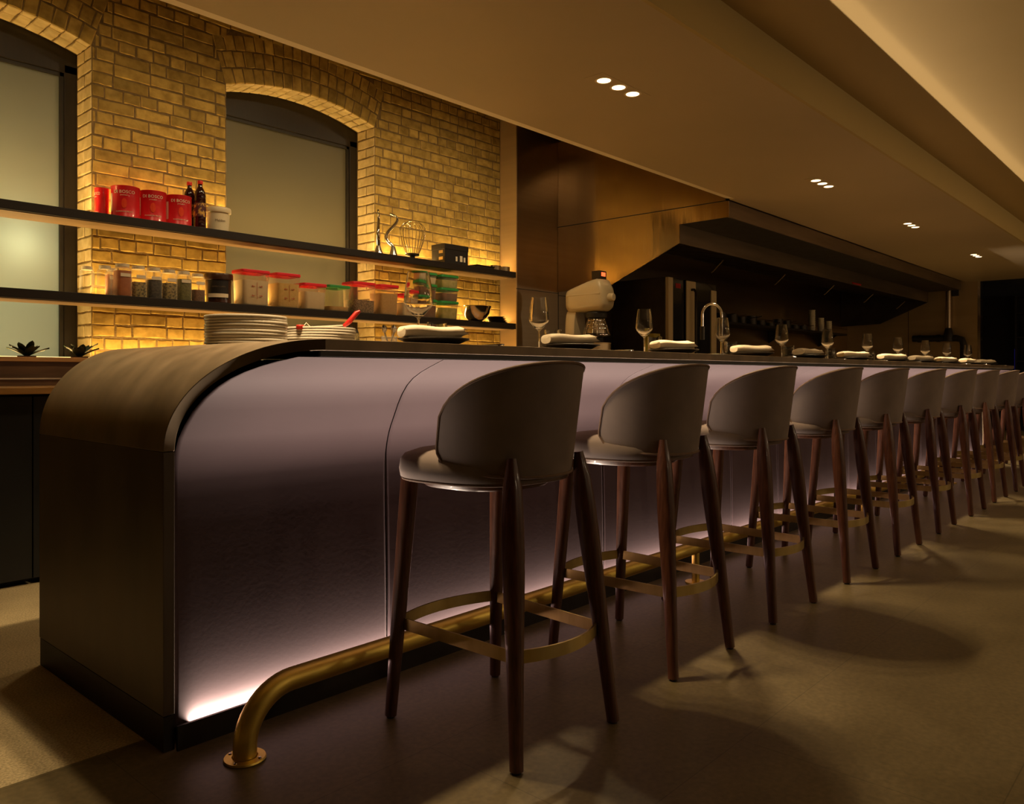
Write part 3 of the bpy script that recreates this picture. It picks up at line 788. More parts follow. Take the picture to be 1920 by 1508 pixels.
# square food containers
def tub(x, y, w, d, hgt, lid, cont, fill, label, z=ZL, marks=False, body='tubplastic', name='food_container', grp='square food containers on the lower shelf'):
    o = thing(name, label, 'food container', (x, y, z), 0, grp)
    def rr(k, zz, n=32):
        r = []
        for i in range(n):
            a = 2 * PI * i / n; cx, cy = sup(a, 7.); r.append((w / 2 * k * cx, d / 2 * k * cy, zz))
        return r
    hb = hgt - .012
    MB().grid([rr(.02, 0), rr(.88, 0), rr(.91, .006), rr(.965, hb * .80), rr(1., hb * .82), rr(1., hb)], closeu=True).build('tub_body', M[body], o, smooth=50)
    MB().grid([rr(.02, hgt - .003), rr(.92, hgt - .003), rr(.94, hgt), rr(1.03, hgt), rr(1.05, hgt - .004), rr(1.05, hgt - .019), rr(1.01, hgt - .021)], closeu=True).build('lid', M[lid], o, smooth=50)
    if cont:
        MB().grid([rr(.02, .004), rr(.86, .004), rr(.895, .01), rr(.90 + .05 * fill, hb * .8 * fill), rr(.02, hb * .8 * fill + .004)], closeu=True).build('contents', M[cont], o, smooth=50)
    if marks:
        m = MB(); yf = -d / 2 * .955
        m.box(-.001, .001, yf - .003, yf - .0015, hb * .18, hb * .68)
        for zz in (.28, .56):
            for s in (-1, 1): m.box(s * .028 - .012, s * .028 + .012, yf - .003, yf - .0015, hb * zz - .002, hb * zz + .002)
        g = m.build('scale_marks', M['redprint'], o, smooth=0)
        T = Matrix.Translation((0, yf - .0018, 0)) @ Matrix.Rotation(PI / 2, 4, 'X')
        for zz, tt in ((.28, '2'), (.56, '4')):
            for s in (-1, 1):
                text_mesh(tt, .017, T=T @ Matrix.Translation((s * .034, hb * zz + .001, 0))).build('lettering', M['redprint'], g, smooth=0)
    return o
tub(2.835, 4.972, .205, .165, .240, 'redlid', 'flour', .93, 'tall red-lidded container of white flour, leftmost', marks=True)
tub(3.085, 4.972, .190, .165, .240, 'redlid', 'semolina', .92, 'tall red-lidded container of yellow meal', marks=True)
tub(3.305, 4.972, .190, .165, .188, 'redlid', 'flour', .90, 'low red-lidded container of pale flour')
tub(3.515, 4.972, .190, .165, .192, 'greenlid', 'breadcrumb', .24, 'green-lidded container, nearly empty', body='tubplastic')
tub(3.745, 4.972, .215, .165, .235, 'redlid', 'grain', .55, 'red-lidded container half full of brown grain')
tub(3.985, 4.972, .190, .165, .235, 'redlid', 'breadcrumb', .93, 'tall red-lidded container of tan crumbs')
tub(4.200, 4.965, .170, .16, .180, 'redlid', 'flour', .80, 'small red-lidded container below the green lids', marks=True)
# stacked green-lidded boxes behind
B1 = tub(4.395, 4.972, .195, .165, .150, 'greenlid', 'sauce', .9, 'bottom box of dark sauce under the green-lidded pile')
tub(4.395, 4.972, .195, .165, .125, 'greenlid', 'sauce', .85, 'middle green-lidded box of dark sauce in the pile', z=ZL + .1505)
tub(4.395, 4.972, .200, .165, .095, 'greenlid', 'flour', .85, 'top green-lidded box of the left pile', z=ZL + .276)
tub(4.640, 4.972, .200, .165, .150, 'greenlid', 'salad', .85, 'bottom green-lidded box behind the first wine glass')
tub(4.640, 4.972, .200, .165, .110, 'greenlid', 'sauce', .85, 'middle green-lidded box behind the first wine glass', z=ZL + .1505)
tub(4.640, 4.972, .200, .165, .110, 'greenlid', 'salad', .85, 'top green-lidded box of the right pile', z=ZL + .261)
# bowl, saucers
o = MB().lathe([(.05, 0), (.055, 0), (.09, .028), (.122, .072), (.138, .128), (.143, .131), (.139, .133), (.134, .130), (.118, .074), (.086, .032), (.05, .006), (0, .006)], 44).build('mixing_bowl', M['chrome'], None, (4.99, 4.94, ZL))
tag(o, 'polished steel mixing bowl on the lower shelf', 'bowl')
for i in range(5):
    o = MB().lathe([(0, 0), (.05, 0), (.085, .008), (.088, .011), (.05, .006), (0, .006)], 32).build('saucer', M['darkplate'], None, (5.28 + random.uniform(-.015, .02) + .012 * (4 - i), 4.99, ZL + i * .0115))
    tag(o, 'small dark saucer, %s from the bottom of the stack beside the bowl' % ORD[i], 'saucer', 'saucers beside the bowl')

# ------------------------------------------------------------------ back counter on the left with plants
bc = thing('back_counter', 'black cabinet run with wooden worktop under the brick wall', 'counter', (0, 0, 0))
MB().box(-2.9, XR - .01, 4.245, 5.13, .10, .905).build('cabinet_body', M['cabinet'], bc, smooth=0)
MB().box(-2.9, XR - .01, 4.30, 5.13, 0, .10).build('plinth', M['black'], bc, smooth=0)
for k in range(9):
    xa = -1.12 + .6 * k
    MB().box(xa + .003 - .007, xa + .597 - .007, 4.225, 4.245, .03, .895).build('cabinet_door', M['cabinet'], bc, smooth=0, bevel=.002)
MB().box(-2.9, XR - .01, 4.20, 5.13, .906, .937).build('worktop', M['wood'], bc, smooth=0, bevel=.002)
MB().box(-2.9, XR - .01, 4.86, 5.13, .938, .978).build('upstand', M['darkwood'], bc, smooth=0)
MB().box(-2.9, XR - .01, 4.852, 4.875, .972, .980).build('metal_edge', M['tin'], bc, smooth=0)
MB().box(-2.9, XR - .01, 4.905, 5.13, .979, 1.070).build('riser', M['darkwood'], bc, smooth=0)
MB().box(-2.9, XR - .01, 4.89, 5.13, 1.070, 1.096).build('ledge', M['wood'], bc, smooth=0, bevel=.002)
MB().box(-2.9, XR - .03, 5.095, 5.115, 1.0962, 1.102).build('light_strip', M['ledwarm'], bc, smooth=0)
def plant(x, y, s, label, n):
    p = thing('succulent_plant', label, 'plant', (x, y, 1.0965), random.uniform(0, 6), 'succulents on the window ledge')
    MB().lathe([(0, 0), (.045, 0), (.048, .007), (.044, .008), (0, .006)], 24).build('pot', M['terracotta'], p)
    for k in range(n):
        a = 2 * PI * k / n + random.uniform(-.25, .25); tilt = random.uniform(.35, 1.2); L = s * random.uniform(.75, 1.1)
        rows = []
        for i in range(7):
            t = i / 6; w_ = .020 * (1 - t) ** .7 * (1 + 1.6 * t) * (.5 + min(1, t * 4) * .5) + .0008
            r_ = L * t * math.sin(tilt) + .008; zz = .008 + L * t * math.cos(tilt) * (1 - .25 * t)
            rows.append([(-w_, r_, zz + .004), (0, r_, zz - .003), (w_, r_, zz + .004), (0, r_, zz + .006)])
        MB().grid(rows, closeu=True, T=Matrix.Rotation(a, 4, 'Z')).build('leaf', M['leaf'], p, smooth=60)
plant(1.48, 5.01, .115, 'small dark succulent at the far left of the window ledge', 13)
plant(1.76, 5.02, .125, 'small dark succulent on the ledge against the window frame', 12)

# ------------------------------------------------------------------ plates, tongs and settings on the bar
pprof = [(0, .0005), (.100, 0), (.108, .001), (.128, .0056), (.1340, .0068), (.1355, .0085), (.1355, .0125), (.1345, .0142), (.1320, .0145), (.1285, .0128), (.112, .0058), (.100, .0048), (0, .0048)]
pl_ = MB().lathe(pprof, 56).build('dinner_plate', M['plate'], None)
def pstack(x, y, n, stack):
    global pl_
    for i in range(n):
        if pl_ is not None and 'label' not in pl_: o = pl_
        else: o = pl_.copy(); col.objects.link(o)
        o.location = (x + random.uniform(-.0015, .0015), y + random.uniform(-.0015, .0015), ZT + .0002 + i * .0098)
        k = n - 1 - i
        w_ = 'top' if k == 0 else ('%s from top' % ORD[k])
        tag(o, 'white dinner plate, %s of the %s stack' % (w_, stack), 'plate', 'dinner plates in two stacks')
pstack(1.408, 2.50, 10, 'taller left')
pstack(1.780, 2.61, 8, 'lower right')
zt2 = ZT + 7 * .0098 + .0150
tg = thing('kitchen_tongs', 'steel tongs with red grip lying on the lower plate stack', 'tongs', (1.80, 2.58, zt2), math.radians(-42))
MB().tube([(-.10, 0, .004), (-.085, .0, .022), (-.07, 0, .006), (.0, .004, .010), (.06, .008, .014)], .0035, 8).build('steel_arm', M['chrome'], tg)
MB().tube([(.055, .008, .008), (.075, .009, .024), (.105, .012, .060), (.118, .013, .068)], [.007, .010, .010, .005], 12).build('grip', M['red'], tg)
o = MB().lathe([(0, 0), (.013, 0), (.015, .003), (.015, .013), (.012, .016), (0, .017)], 20).build('bottle_cap', M['redcap'], None, (1.66, 2.56, zt2 - .011)); tag(o, 'small red plastic cap on top of the lower plate stack', 'cap')
# cutlery caddies behind the plates
for i, (x, y, lb) in enumerate([(2.02, 2.74, 'small patterned ceramic pot right of the plate stacks'),]):
    p = thing('ceramic_pot', lb, 'pot', (x, y, ZT + .0003))
    MB().lathe([(0, 0), (.030, 0), (.036, .01), (.038, .05), (.034, .078), (.031, .078), (.034, .05), (.030, .012), (0, .008)], 28).build('pot_body', M['seedmix'], p)
    MB().lathe([(0, .081), (.03, .081), (.035, .078), (.030, .092), (.008, .098), (.008, .106), (0, .107)], 24).build('lid', M['black'], p)
def caddy(x, y, lb, n, seedv):
    random.seed(seedv)
    p = thing('utensil_glass', lb, 'utensil holder', (x, y, ZT + .0003), 0, 'glasses of utensils behind the plates')
    MB().lathe([(0, 0), (.030, 0), (.033, .003), (.036, .075), (.034, .075), (.031, .006), (0, .005)], 28).build('tumbler', M['jarglass'], p)
    for k in range(n):
        a = 2 * PI * k / n; tx, ty = .028 * math.cos(a), .028 * math.sin(a)
        s = MB().tube([(-tx * .5, -ty * .5, .008), (tx * .6, ty * .6, .06), (tx * 1.1, ty * 1.1, .095)], .0025, 8)
        s.lathe([(0, 0), (.004, .002), (.010, .016), (.008, .03), (0, .036)], 14, (tx * 1.1, ty * 1.1, .090))
        s.build('spoon', M['chrome'], p)
caddy(2.26, 2.78, 'left glass holding steel spoons behind the bar edge', 4, 3)
caddy(2.42, 2.80, 'right glass holding steel spoons behind the bar edge', 3, 5)

def wineglass(name, hgt, r):
    s = hgt
    p = [(0, 0), (.036, 0), (.037, .0015), (.030, .0035), (.008, .006), (.0042, .014), (.0038, s * .36), (.006, s * .385), (r * .45, s * .43), (r * .90, s * .535), (r, s * .585), (r * .90, s * .80), (r * .73, s),
         (r * .73 - .001, s), (r * .90 - .0016, s * .80), (r - .0018, s * .585), (r * .88, s * .545), (r * .40, s * .445), (0, s * .42)]
    return MB().lathe(p, 40).build(name, M['glass'], None, smooth=60)
def tumbler(): return MB().lathe([(0, 0), (.032, 0), (.034, .003), (.036, .09), (.0345, .09), (.0325, .012), (0, .010)], 32).build('water_tumbler', M['glass'], None, smooth=50)
def napkin(name='folded_napkin'):
    # loosely rolled and folded cloth: flattened spiral section pushed along x, flaring to loose layers
    rows = []
    n = 40; K = 15
    for k in range(K):
        t = k / (K - 1); x = -.105 + .21 * t
        open_ = max(0., (t - .45) / .55)
        r = []
        for i in range(n):
            a = 2 * PI * i / n; cx, cy = sup(a, 2.4)
            w_ = .040 * (1 + .18 * open_); hh = .0215 * (1 - .30 * open_) * (.80 + .2 * min(1, t * 6)) 
            fold = open_ * .0075 * math.sin(a * 5 + 1.1) * (1 if cx > -.2 else .4)
            r.append((x + .012 * open_ * math.sin(a * 4), w_ * cx + .004 * math.sin(t * 5), .0215 + hh * cy + fold - .0015 + .002 * math.sin(t * 7)))
        rows.append(r)
    m = MB().grid(rows, closeu=True)
    for side, x in ((0, -.107), (K - 1, .100)):
        o = side * n; c = len(m.v); m.v.append((x, 0, .021)); m.f += [(o + i, o + (i + 1) % n, c) for i in range(n)]
    mn = min(v[2] for v in m.v); m.v = [(a, b, c - mn) for a, b, c in m.v]
    return m.build(name, M['linen'], None, smooth=80)
def charger():
    return MB().lathe([(0, 0), (.072, 0), (.080, .003), (.108, .0150), (.117, .0185), (.1185, .0215), (.116, .0225), (.106, .0190), (.078, .0065), (0, .0055)], 48).build('side_plate', M['darkplate'], None)
def knife():
    m = MB().box(-.1, 0, -.006, .006, 0, .005).box(0, .11, -.008, .008, .001, .0028)
    return m.build('table_knife', M['chrome'], None, bevel=.001)
first = True
SEAT_X = SX
proto = {}
def place(kind, mk, loc, rz, label, cat, grp):
    if kind not in proto: o = proto[kind] = mk()
    else: o = proto[kind].copy(); col.objects.link(o)
    o.location = loc; o.rotation_euler = (0, 0, rz); tag(o, label, cat, grp); return o
bigg = wineglass('wine_glass', .258, .051); bigg.location = (1.815, 2.075, ZT + .0002)
tag(bigg, 'largest wine glass, at the first place setting by the curved end', 'wine glass', 'wine glasses along the bar')
GX = [1.79, 2.505, 3.30, 4.10, 4.90, 5.62, 6.46, 7.27, 8.08, 8.87, 9.66]
random.seed(11)
for i in range(11):
    x = SX[i]; pos = '%s place setting from the curved end' % ORD[i]
    y = 1.935 + random.uniform(0, .012)
    xp = x + (.075 if i == 0 else .02)
    place('plate', charger, (xp, y, ZT + .0002), 0, 'dark side plate at the %s' % pos, 'plate', 'dark side plates along the bar')
    place('napkin', napkin, (xp - .01, y, ZT + .0195), math.radians(-22 + random.uniform(-14, 14)), 'folded white napkin at the %s' % pos, 'napkin', 'folded napkins along the bar')
    if i: place('wine', lambda: wineglass('wine_glass', .220, .0415), (GX[i] - .02, 2.095 + random.uniform(-.01, .01), ZT + .0002), 0, 'stemmed wine glass at the %s' % pos, 'wine glass', 'wine glasses along the bar')
    place('tumb', tumbler, ((1.925 if i == 0 else GX[i] + .075), 2.10 if i else 2.10, ZT + .0002), 0, 'low water tumbler at the %s' % pos, 'tumbler', 'water tumblers along the bar')
    place('knife', knife, (x + .24, 1.875, ZT + .0002), math.radians(80 + random.uniform(-6, 6)), 'table knife at the %s' % pos, 'knife', 'table knives along the bar')

# ------------------------------------------------------------------ kitchen: hood, counter, equipment
HX0, HX1 = 6.15, 13.9
hd = thing('extractor_hood', 'long steel extractor hood over the kitchen', 'extractor hood', (0, 0, 0))
poly = [(YS - .003, 2.455), (3.112, 2.455), (3.112, 2.319), (3.578, 2.316), (3.578, 2.152), (4.304, 1.837), (YS - .003, 1.815)]
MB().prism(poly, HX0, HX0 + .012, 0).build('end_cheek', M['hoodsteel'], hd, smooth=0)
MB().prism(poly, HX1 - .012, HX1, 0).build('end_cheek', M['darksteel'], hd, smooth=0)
MB().box(HX0 + .012, HX1 - .012, 3.112, 3.126, 2.319, 2.455).build('front_lip', M['hoodlip'], hd, smooth=0)
MB().box(HX0 + .012, HX1 - .012, 3.126, 3.578, 2.317, 2.325).build('lip_underside', M['black'], hd, smooth=0)
MB().box(HX0 + .012, HX1 - .012, 3.578, 3.590, 2.152, 2.317).build('inner_face', M['hoodlip'], hd, smooth=0)
# upper steel closing panel between hood and soffit
MB().box(HX0 + .002, HX0 + .010, 3.14, YS - .003, 2.462, 3.3).build('upper_panel', M['hoodsteel'], hd, smooth=0)
MB().box(HX0 - .004, HX0 + .002, 3.13, YS - .003, 2.4555, 2.4615).build('joint', M['black'], hd, smooth=0)
a0 = Vector((3.60, 2.17)); a1 = Vector((4.70, 2.36)); dv = (a1 - a0)
MB().prism([(3.59, 2.19), (YS - .004, 2.42), (YS - .004, 2.43), (3.59, 2.20)], HX0 + .012, HX1 - .012, 0).build('canopy_lining', M['black'], hd, smooth=0)
nF = 14
for k in range(nF):
    xa = HX0 + .05 + k * (HX1 - HX0 - .1) / nF; xb = xa + (HX1 - HX0 - .1) / nF - .04
    m = MB()
    for s in range(9):
        x = xa + (xb - xa) * s / 9
        m.prism([(a0.x, a0.y), (a1.x, a1.y), (a1.x, a1.y + .03), (a0.x, a0.y + .03)], x, x + .026, 0)
    m.build('baffle_filter', M['darksteel'], hd, smooth=0)
for k in range(5):
    x = 7.3 + 1.5 * k
    MB().tube([(x, 3.75, 2.14), (x, 3.86, 2.04), (x, 3.88, 2.03)], .006, 8).build('filter_handle', M['hoodlip'], hd)
MB().tube([(10.45, 3.574, 2.17), (10.75, 3.574, 2.17)], .012, 10).build('red_marker', M['red'], hd)

kc = thing('kitchen_counter', 'stainless kitchen counter behind the bar under the hood', 'counter', (0, 0, 0))
MB().box(XR + .05, 7.05, 4.1, YS - .003, .86, .90).build('worktop', M['steel'], kc, smooth=0, bevel=.003)
MB().box(8.20, 13.7, 4.1, YS - .003, .86, .90).build('worktop', M['steel'], kc, smooth=0, bevel=.003)
MB().box(XR + .08, 7.03, 4.16, YS - .003, .08, .859).build('cabinet_body', M['darksteel'], kc, smooth=0)
MB().box(8.23, 13.68, 4.16, YS - .003, .08, .859).build('cabinet_body', M['darksteel'], kc, smooth=0)
for x in (5.7, 6.95, 8.3, 10.9, 13.6): MB().lathe([(0, 0), (.03, 0), (.03, .08), (0, .08)], 14, (x, 4.3, 0)).build('leg', M['darksteel'], kc)

# planetary mixer
mx = thing('planetary_mixer', 'cream enamelled planetary mixer with wire guard and steel bowl', 'mixer', (5.87, 4.33, .90))
mx.scale = (.86, .86, 1)
def rbox(sec):       # sections along y: (y, z0, z1, halfwidth)
    rows = []
    for y, z0, z1, hw in sec:
        zc, hz = (z0 + z1) / 2, (z1 - z0) / 2; r = []
        for i in range(24):
            a = 2 * PI * i / 24; cx, cy = sup(a, 3.6); r.append((hw * cx, y, zc + hz * cy))
        rows.append(r)
    m = MB().grid(rows, closeu=True); m.f.append(tuple(range(24))); m.f.append(tuple(range(len(m.v) - 24, len(m.v)))); return m
rbox([(.265, .70, .86, .09), (.25, .68, .88, .115), (.20, .67, .895, .125), (.0, .665, .945, .128), (-.12, .665, .965, .128), (-.18, .67, .955, .125), (-.215, .69, .90, .115), (-.235, .72, .86, .09)]).build('head', M['mixer'], mx, smooth=50)
MB().box(-.129, .129, -.20, .24, .815, .828).build('head_band', M['mixer'], mx, smooth=0, bevel=.004)
rbox([(.27, 0, .70, .10), (.26, 0, .70, .11), (.17, 0, .70, .11), (.15, 0, .70, .10)]).build('column', M['mixer'], mx, smooth=50)
MB().box(-.17, .17, -.22, .28, 0, .045).build('base', M['mixer'], mx, smooth=0, bevel=.012)
cb = MB().box(-.06, .06, -.16, -.05, .960, 1.035).build('control_box', M['darksteel'], mx, smooth=0, bevel=.006)
MB().box(-.035, .035, -.1625, -.16, .985, 1.020).build('red_display', M['redled'], cb, smooth=0)
MB().lathe([(0, 0), (.035, 0), (.038, .01), (.038, .07), (.03, .08), (0, .082)], 24, T=Matrix.Translation((0, -.215, .79)) @ Matrix.Rotation(PI / 2, 4, 'X')).build('attachment_hub', M['mixer'], mx)
MB().lathe([(0, .664), (.10, .664), (.115, .650), (.110, .615), (.085, .605), (0, .605)], 36, (0, -.07, 0)).build('planet_ring', M['black'], mx)
m = MB()
for k in range(18):
    a = 2 * PI * k / 18
    m.tube([(.085 * math.cos(a), -.07 + .085 * math.sin(a), .61), (.145 * math.cos(a), -.07 + .145 * math.sin(a), .455)], .0028, 6)
for r, z in ((.095, .585), (.108, .55), (.122, .515), (.146, .455)):
    m.tube([(r * math.cos(2 * PI * k / 36), -.07 + r * math.sin(2 * PI * k / 36), z) for k in range(36)], .0032, 6, closed=True)
m.build('wire_guard', M['chrome'], mx)
MB().lathe([(0, .60), (.075, .60), (.105, .50), (.105, .47), (0, .47)], 30, (0, -.07, 0)).build('agitator_cone', M['tin'], mx)
MB().box(-.165, .165, -.045, .16, .40, .445).build('bowl_arm', M['black'], mx, smooth=0, bevel=.008)
MB().lathe([(0, .05), (.10, .05), (.135, .09), (.148, .18), (.150, .375), (.156, .378), (.156, .384), (.146, .384), (.143, .18), (.12, .09), (0, .06)], 44, (0, -.07, .0)).build('mixing_bowl', M['returnsteel'], mx)

# combi oven
ov = thing('combi_oven', 'tall black and steel combi oven under the hood', 'oven', (0, 0, 0))
MB().box(7.10, 8.12, 4.30, YS - .004, .06, 2.00).build('oven_body', M['darksteel'], ov, smooth=0, bevel=.006)
MB().box(7.11, 7.20, 4.262, 4.30, .95, 2.0).build('left_post', M['ovensteel'], ov, smooth=0, bevel=.003)
MB().box(7.205, 7.45, 4.275, 4.30, .95, 2.0).build('control_panel', M['oven_glass'], ov, smooth=0)
MB().box(7.27, 7.37, 4.272, 4.2745, 1.90, 1.95).build('display', M['red'], ov, smooth=0)
for z in (1.30, 1.22): MB().lathe([(0, 0), (.03, 0), (.028, .03), (0, .032)], 20, T=Matrix.Translation((7.33, 4.274, z)) @ Matrix.Rotation(PI / 2, 4, 'X')).build('knob', M['black'], ov)
d = MB().box(7.455, 8.12, 4.262, 4.30, .95, 2.0).build('door', M['oven_glass'], ov, smooth=0)
MB().box(7.46, 7.65, 4.252, 4.262, .95, 1.99).build('door_frame', M['ovensteel'], d, smooth=0)
MB().box(8.00, 8.115, 4.252, 4.262, .95, 1.93).build('door_frame', M['ovensteel'], d, smooth=0)
MB().tube([(7.56, 4.22, 1.1), (7.56, 4.20, 1.13), (7.56, 4.20, 1.87), (7.56, 4.22, 1.9), (7.56, 4.255, 1.9)], .014, 10).build('handle', M['darksteel'], d)
for x in (7.16, 8.06): MB().lathe([(0, 0), (.03, 0), (.03, .06), (0, .06)], 14, (x, 4.36, 0)).build('foot', M['darksteel'], ov)
o = MB().box(-.06, .06, -.05, .05, 0, .50).build('carton', M['yellowbox'], None, (6.74, 4.22, .9), smooth=0, bevel=.003); tag(o, 'yellow green carton beside the combi oven', 'box')

# gooseneck tap on the bar rear
tp = thing('gooseneck_tap', 'tall steel gooseneck tap rising behind the place settings', 'tap', (5.62, 2.90, ZT + .0003), math.radians(150))
MB().lathe([(0, 0), (.032, 0), (.032, .006), (.020, .012), (.020, .05), (0, .05)], 24).build('tap_base', M['chrome'], tp)
pts = [(0, 0, .03), (0, 0, .36)]
for i in range(1, 13):
    a = PI * i / 12; pts.append((.085 - .085 * math.cos(a), 0, .36 + .085 * math.sin(a)))
pts.append((.17, 0, .26))
MB().tube(pts, .0105, 14).build('spout', M['chrome'], tp)
MB().tube([(.17, 0, .27), (.17, 0, .17)], .017, 16).build('spray_head', M['black'], tp)
MB().tube([(0, .02, .04), (0, .06, .055), (0, .085, .075)], .005, 8).build('lever', M['chrome'], tp)

# wall shelf with crockery under the hood
ws = thing('kitchen_shelf', 'dark wall shelf under the hood crowded with crockery', 'shelf', (0, 0, 0))
MB().box(8.9, 13.2, 4.60, YS - .004, 1.625, 1.655).build('board', M['black'], ws, smooth=0)
for x in (9.2, 11, 12.9): MB().prism([(YS - .004, 1.62), (4.65, 1.62), (YS - .004, 1.45)], x, x + .02, 0).build('bracket', M['black'], ws, smooth=0)
for i, (x, n) in enumerate([(12.05, 9), (12.40, 6), (12.73, 5)]):
    for k in range(n):
        o = MB().lathe([(0, 0), (.038, 0), (.050, .048), (.053, .050), (.050, .052), (.037, .004), (0, .004)], 24).build('stacking_cup', M['cream'], None, (x, 4.72, 1.6552 + k * .034))
        tag(o, 'pale cup, %s from bottom of the %s stack on the kitchen shelf' % (ORD[k], ['tall left', 'middle', 'short right'][i]), 'cup', 'stacked pale cups')
random.seed(5)
for k in range(10):
    x = 9.15 + k * .285; r = random.uniform(.06, .085); hh = random.uniform(.06, .13)
    p = thing('cooking_pot', 'dark steel pot, %s from left on the kitchen shelf' % ORD[k], 'pot', (x, 4.74, 1.6552), -PI / 2 + random.uniform(-.3, .3), 'pots on the kitchen shelf')
    MB().lathe([(0, 0), (r, 0), (r + .004, .004), (r + .004, hh), (r, hh), (r - .002, .006), (0, .006)], 28).build('pot_body', M['darksteel'], p)
    MB().tube([(r, 0, hh * .8), (r + .08, 0, hh * .85), (r + .11, 0, hh * .9)], .006, 8).build('handle', M['tin'], p)

# pipework at the end wall
pw = thing('pipework', 'black pipe run with elbow on the steel end wall', 'pipe', (0, 0, 0))
MB().tube([(14.1, 3.86, 1.585), (14.1, 3.22, 1.575), (14.1, 3.14, 1.55), (14.1, 3.115, 1.47), (14.1, 3.11, .0)], .052, 16).build('black_pipe', M['pipe'], pw)
MB().lathe([(0, 1.53), (.075, 1.53), (.08, 1.60), (.06, 1.68), (.045, 1.74), (0, 1.74)], 20, (14.1, 3.33, 0)).build('valve_body', M['pipe'], pw)
MB().tube([(14.1, 3.33, 1.72), (14.1, 3.33, 2.44)], .04, 16).build('steel_riser', M['steel'], pw)
for y in (3.78, 3.5): MB().lathe([(0, 0), (.06, 0), (.06, .05), (0, .05)], 16, T=Matrix.Translation((14.1, y, 1.58)) @ Matrix.Rotation(PI / 2, 4, 'X')).build('flange', M['pipe'], pw)
fa = MB().box(14.16, 14.195, 3.2, 3.3, 2.25, 2.40).build('wall_switch', M['black'], None, bevel=.004); tag(fa, 'small dark box high on the steel end wall', 'wall box')

# dark shelving at the far right
bs = thing('back_bar_shelving', 'dark shelving unit with bottles in the far corner', 'shelving', (0, 0, 0))
MB().box(16.55, 16.59, 1.2, 3.5, 0, 2.40).build('back_board', M['black'], bs, smooth=0)
for z in (.40, .82, 1.24, 1.66, 2.08, 2.38): MB().box(16.20, 16.55, 1.2, 2.75, z - .03, z).build('board', M['black'], bs, smooth=0)
for y in (1.2, 2.0, 2.75): MB().box(16.20, 16.55, y, y + .03, 0, 2.38).build('upright', M['black'], bs, smooth=0)
MB().box(16.53, 16.548, 2.83, 2.845, 1.05, 1.45).build('blue_light', M['blueled'], bs, smooth=0)
random.seed(9)
bp = None
for i, z in enumerate((1.24, .82, 1.66)):
    for k in range(5):
        y = 2.15 + .12 * k
        if bp is None: bp = o = MB().lathe([(0, 0), (.034, 0), (.037, .004), (.037, .17), (.030, .20), (.014, .23), (.013, .29), (0, .29)], 20).build('spirit_bottle', M['darkbottle'], None)
        else: o = bp.copy(); col.objects.link(o)
        o.location = (16.32 + random.uniform(-.03, .03), y, z + .0003)
        tag(o, 'dark bottle, %s from right on the %s shelf in the far corner' % (ORD[k], ['second', 'third', 'top'][i]), 'bottle', 'bottles on the far shelving')

# ------------------------------------------------------------------ lights
def area(name, loc, rot, sx, sy, w, c, spread=PI):
    l = bpy.data.lights.new(name, 'AREA'); l.shape = 'RECTANGLE'; l.size = sx; l.size_y = sy; l.energy = w; l.color = c; l.spread = spread
    o = bpy.data.objects.new(name, l); col.objects.link(o); o.location = loc; o.rotation_euler = rot; return o
def spot(name, loc, w, c, ang, blend=.4, r=.03, rot=(0, 0, 0)):
    l = bpy.data.lights.new(name, 'SPOT'); l.energy = w; l.color = c; l.spot_size = math.radians(ang); l.spot_blend = blend; l.shadow_soft_size = r
    o = bpy.data.objects.new(name, l); col.objects.link(o); o.location = loc; o.rotation_euler = rot; return o
AMB = (1, .62, .20); WARM = (1, .71, .38); ROOM = (1, .77, .50)
# strips at the back of the shelves, shining up the brick
cx = (.3 + XR) / 2; ln = XR - .3 - .06
area('shelf_strip', (cx, YW - .078, ZU + .012), (math.radians(180 - 12), 0, 0), ln, .016, 18, AMB)
area('shelf_strip', (cx, YW - .078, ZL + .012), (math.radians(180 - 12), 0, 0), ln, .016, 16, AMB)
area('shelf_strip', (cx, YW - .07, 1.107), (math.radians(180 - 12), 0, 0), ln, .016, 12, AMB)
# strip at the foot of the padded front, shining up
area('bar_foot_strip', ((XE + BXE) / 2 + .02, 2.0940, .050), (math.radians(180), 0, 0), BXE - XE - .12, .005, 92, (1, .80, .62), math.radians(110))
# soffit downlights
for x in DX:
    for k in (-1, 0, 1):
        spot('downlight', (x + k * .128, 2.31, ZB - .012), 58 if x < 2 else 72, WARM, 105, 1., .03)
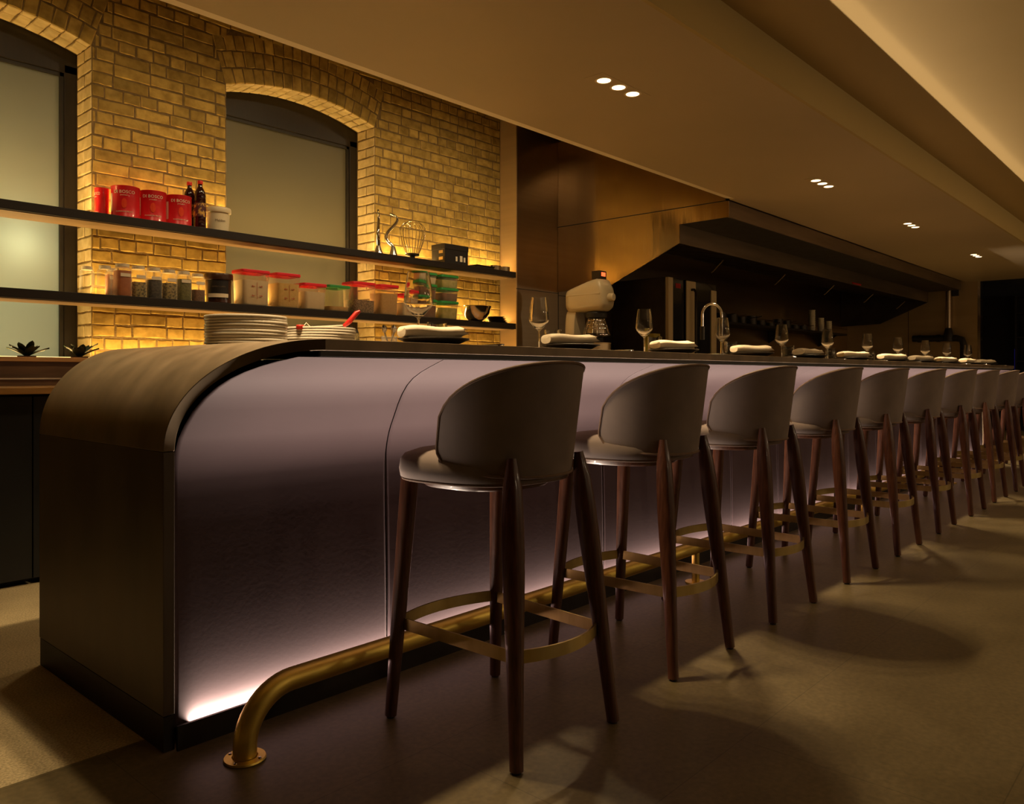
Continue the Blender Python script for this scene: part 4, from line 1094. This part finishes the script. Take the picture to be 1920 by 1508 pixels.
# general room lamps in the main ceiling (behind and beside the camera)
for x, y in ((1.8, -1.6), (5.2, -1.4), (8.6, -1.4), (12, -1.0)):
    spot('room_downlight', (x, y, ZC - .03), 9 if x < 3 else 48, ROOM, 150, .8, .06)
# kitchen lamps in the high ceiling strip between soffit and brick wall
for x in (1.5, 2.6, 3.7, 4.8):
    spot('kitchen_downlight', (x, 3.55, CZ - .03), 26 if x < 3 else 46, WARM, 120, .8, .05, (math.radians(24), 0, 0))
# added unseen fill light that brightens the main ceiling
area('ceiling_fill', (9.8, -1.6, 1.3), (math.radians(180), 0, 0), 11, .12, 34, (1, .70, .36), math.radians(165))
# added unseen fill points lighting the stool backs from the room side
for x in (3.2, 6.4, 9.6, 12.8):
    l = bpy.data.lights.new('room_fill', 'POINT'); l.energy = 16; l.color = ROOM; l.shadow_soft_size = .12
    o = bpy.data.objects.new('room_fill', l); col.objects.link(o); o.location = (x, -3.3, 1.9)
# daylight-white lamps outside the frosted windows
def pt(name, loc, w, c, r):
    l = bpy.data.lights.new(name, 'POINT'); l.energy = w; l.color = c; l.shadow_soft_size = r
    o = bpy.data.objects.new(name, l); col.objects.link(o); o.location = loc; return o
pt('yard_lamp', (1.57, 5.58, 1.80), 2.2, (.95, 1, .85), .04)
area('yard_glow', (1.2, 6.15, 1.3), (math.radians(-90), 0, 0), 1.1, 1.4, 10, (.88, 1, .86))
area('yard_glow', (3.4, 6.15, 1.5), (math.radians(-90), 0, 0), 1.1, 1.6, 2.8, (.92, .95, .78))

wd = bpy.data.worlds.new('world'); sc.world = wd; wd.use_nodes = True
wd.node_tree.nodes['Background'].inputs[0].default_value = (.9, .55, .25, 1); wd.node_tree.nodes['Background'].inputs[1].default_value = .008

sc.view_settings.view_transform = 'Standard'; sc.view_settings.look = 'None'; sc.view_settings.exposure = .42; sc.view_settings.gamma = 1.
sc.cycles.use_denoising = True
sc.cycles.max_bounces = 8; sc.cycles.diffuse_bounces = 4; sc.cycles.glossy_bounces = 4; sc.cycles.transmission_bounces = 8; sc.cycles.transparent_max_bounces = 12
sc.cycles.caustics_reflective = False; sc.cycles.caustics_refractive = False
sc.cycles.sample_clamp_indirect = 4.
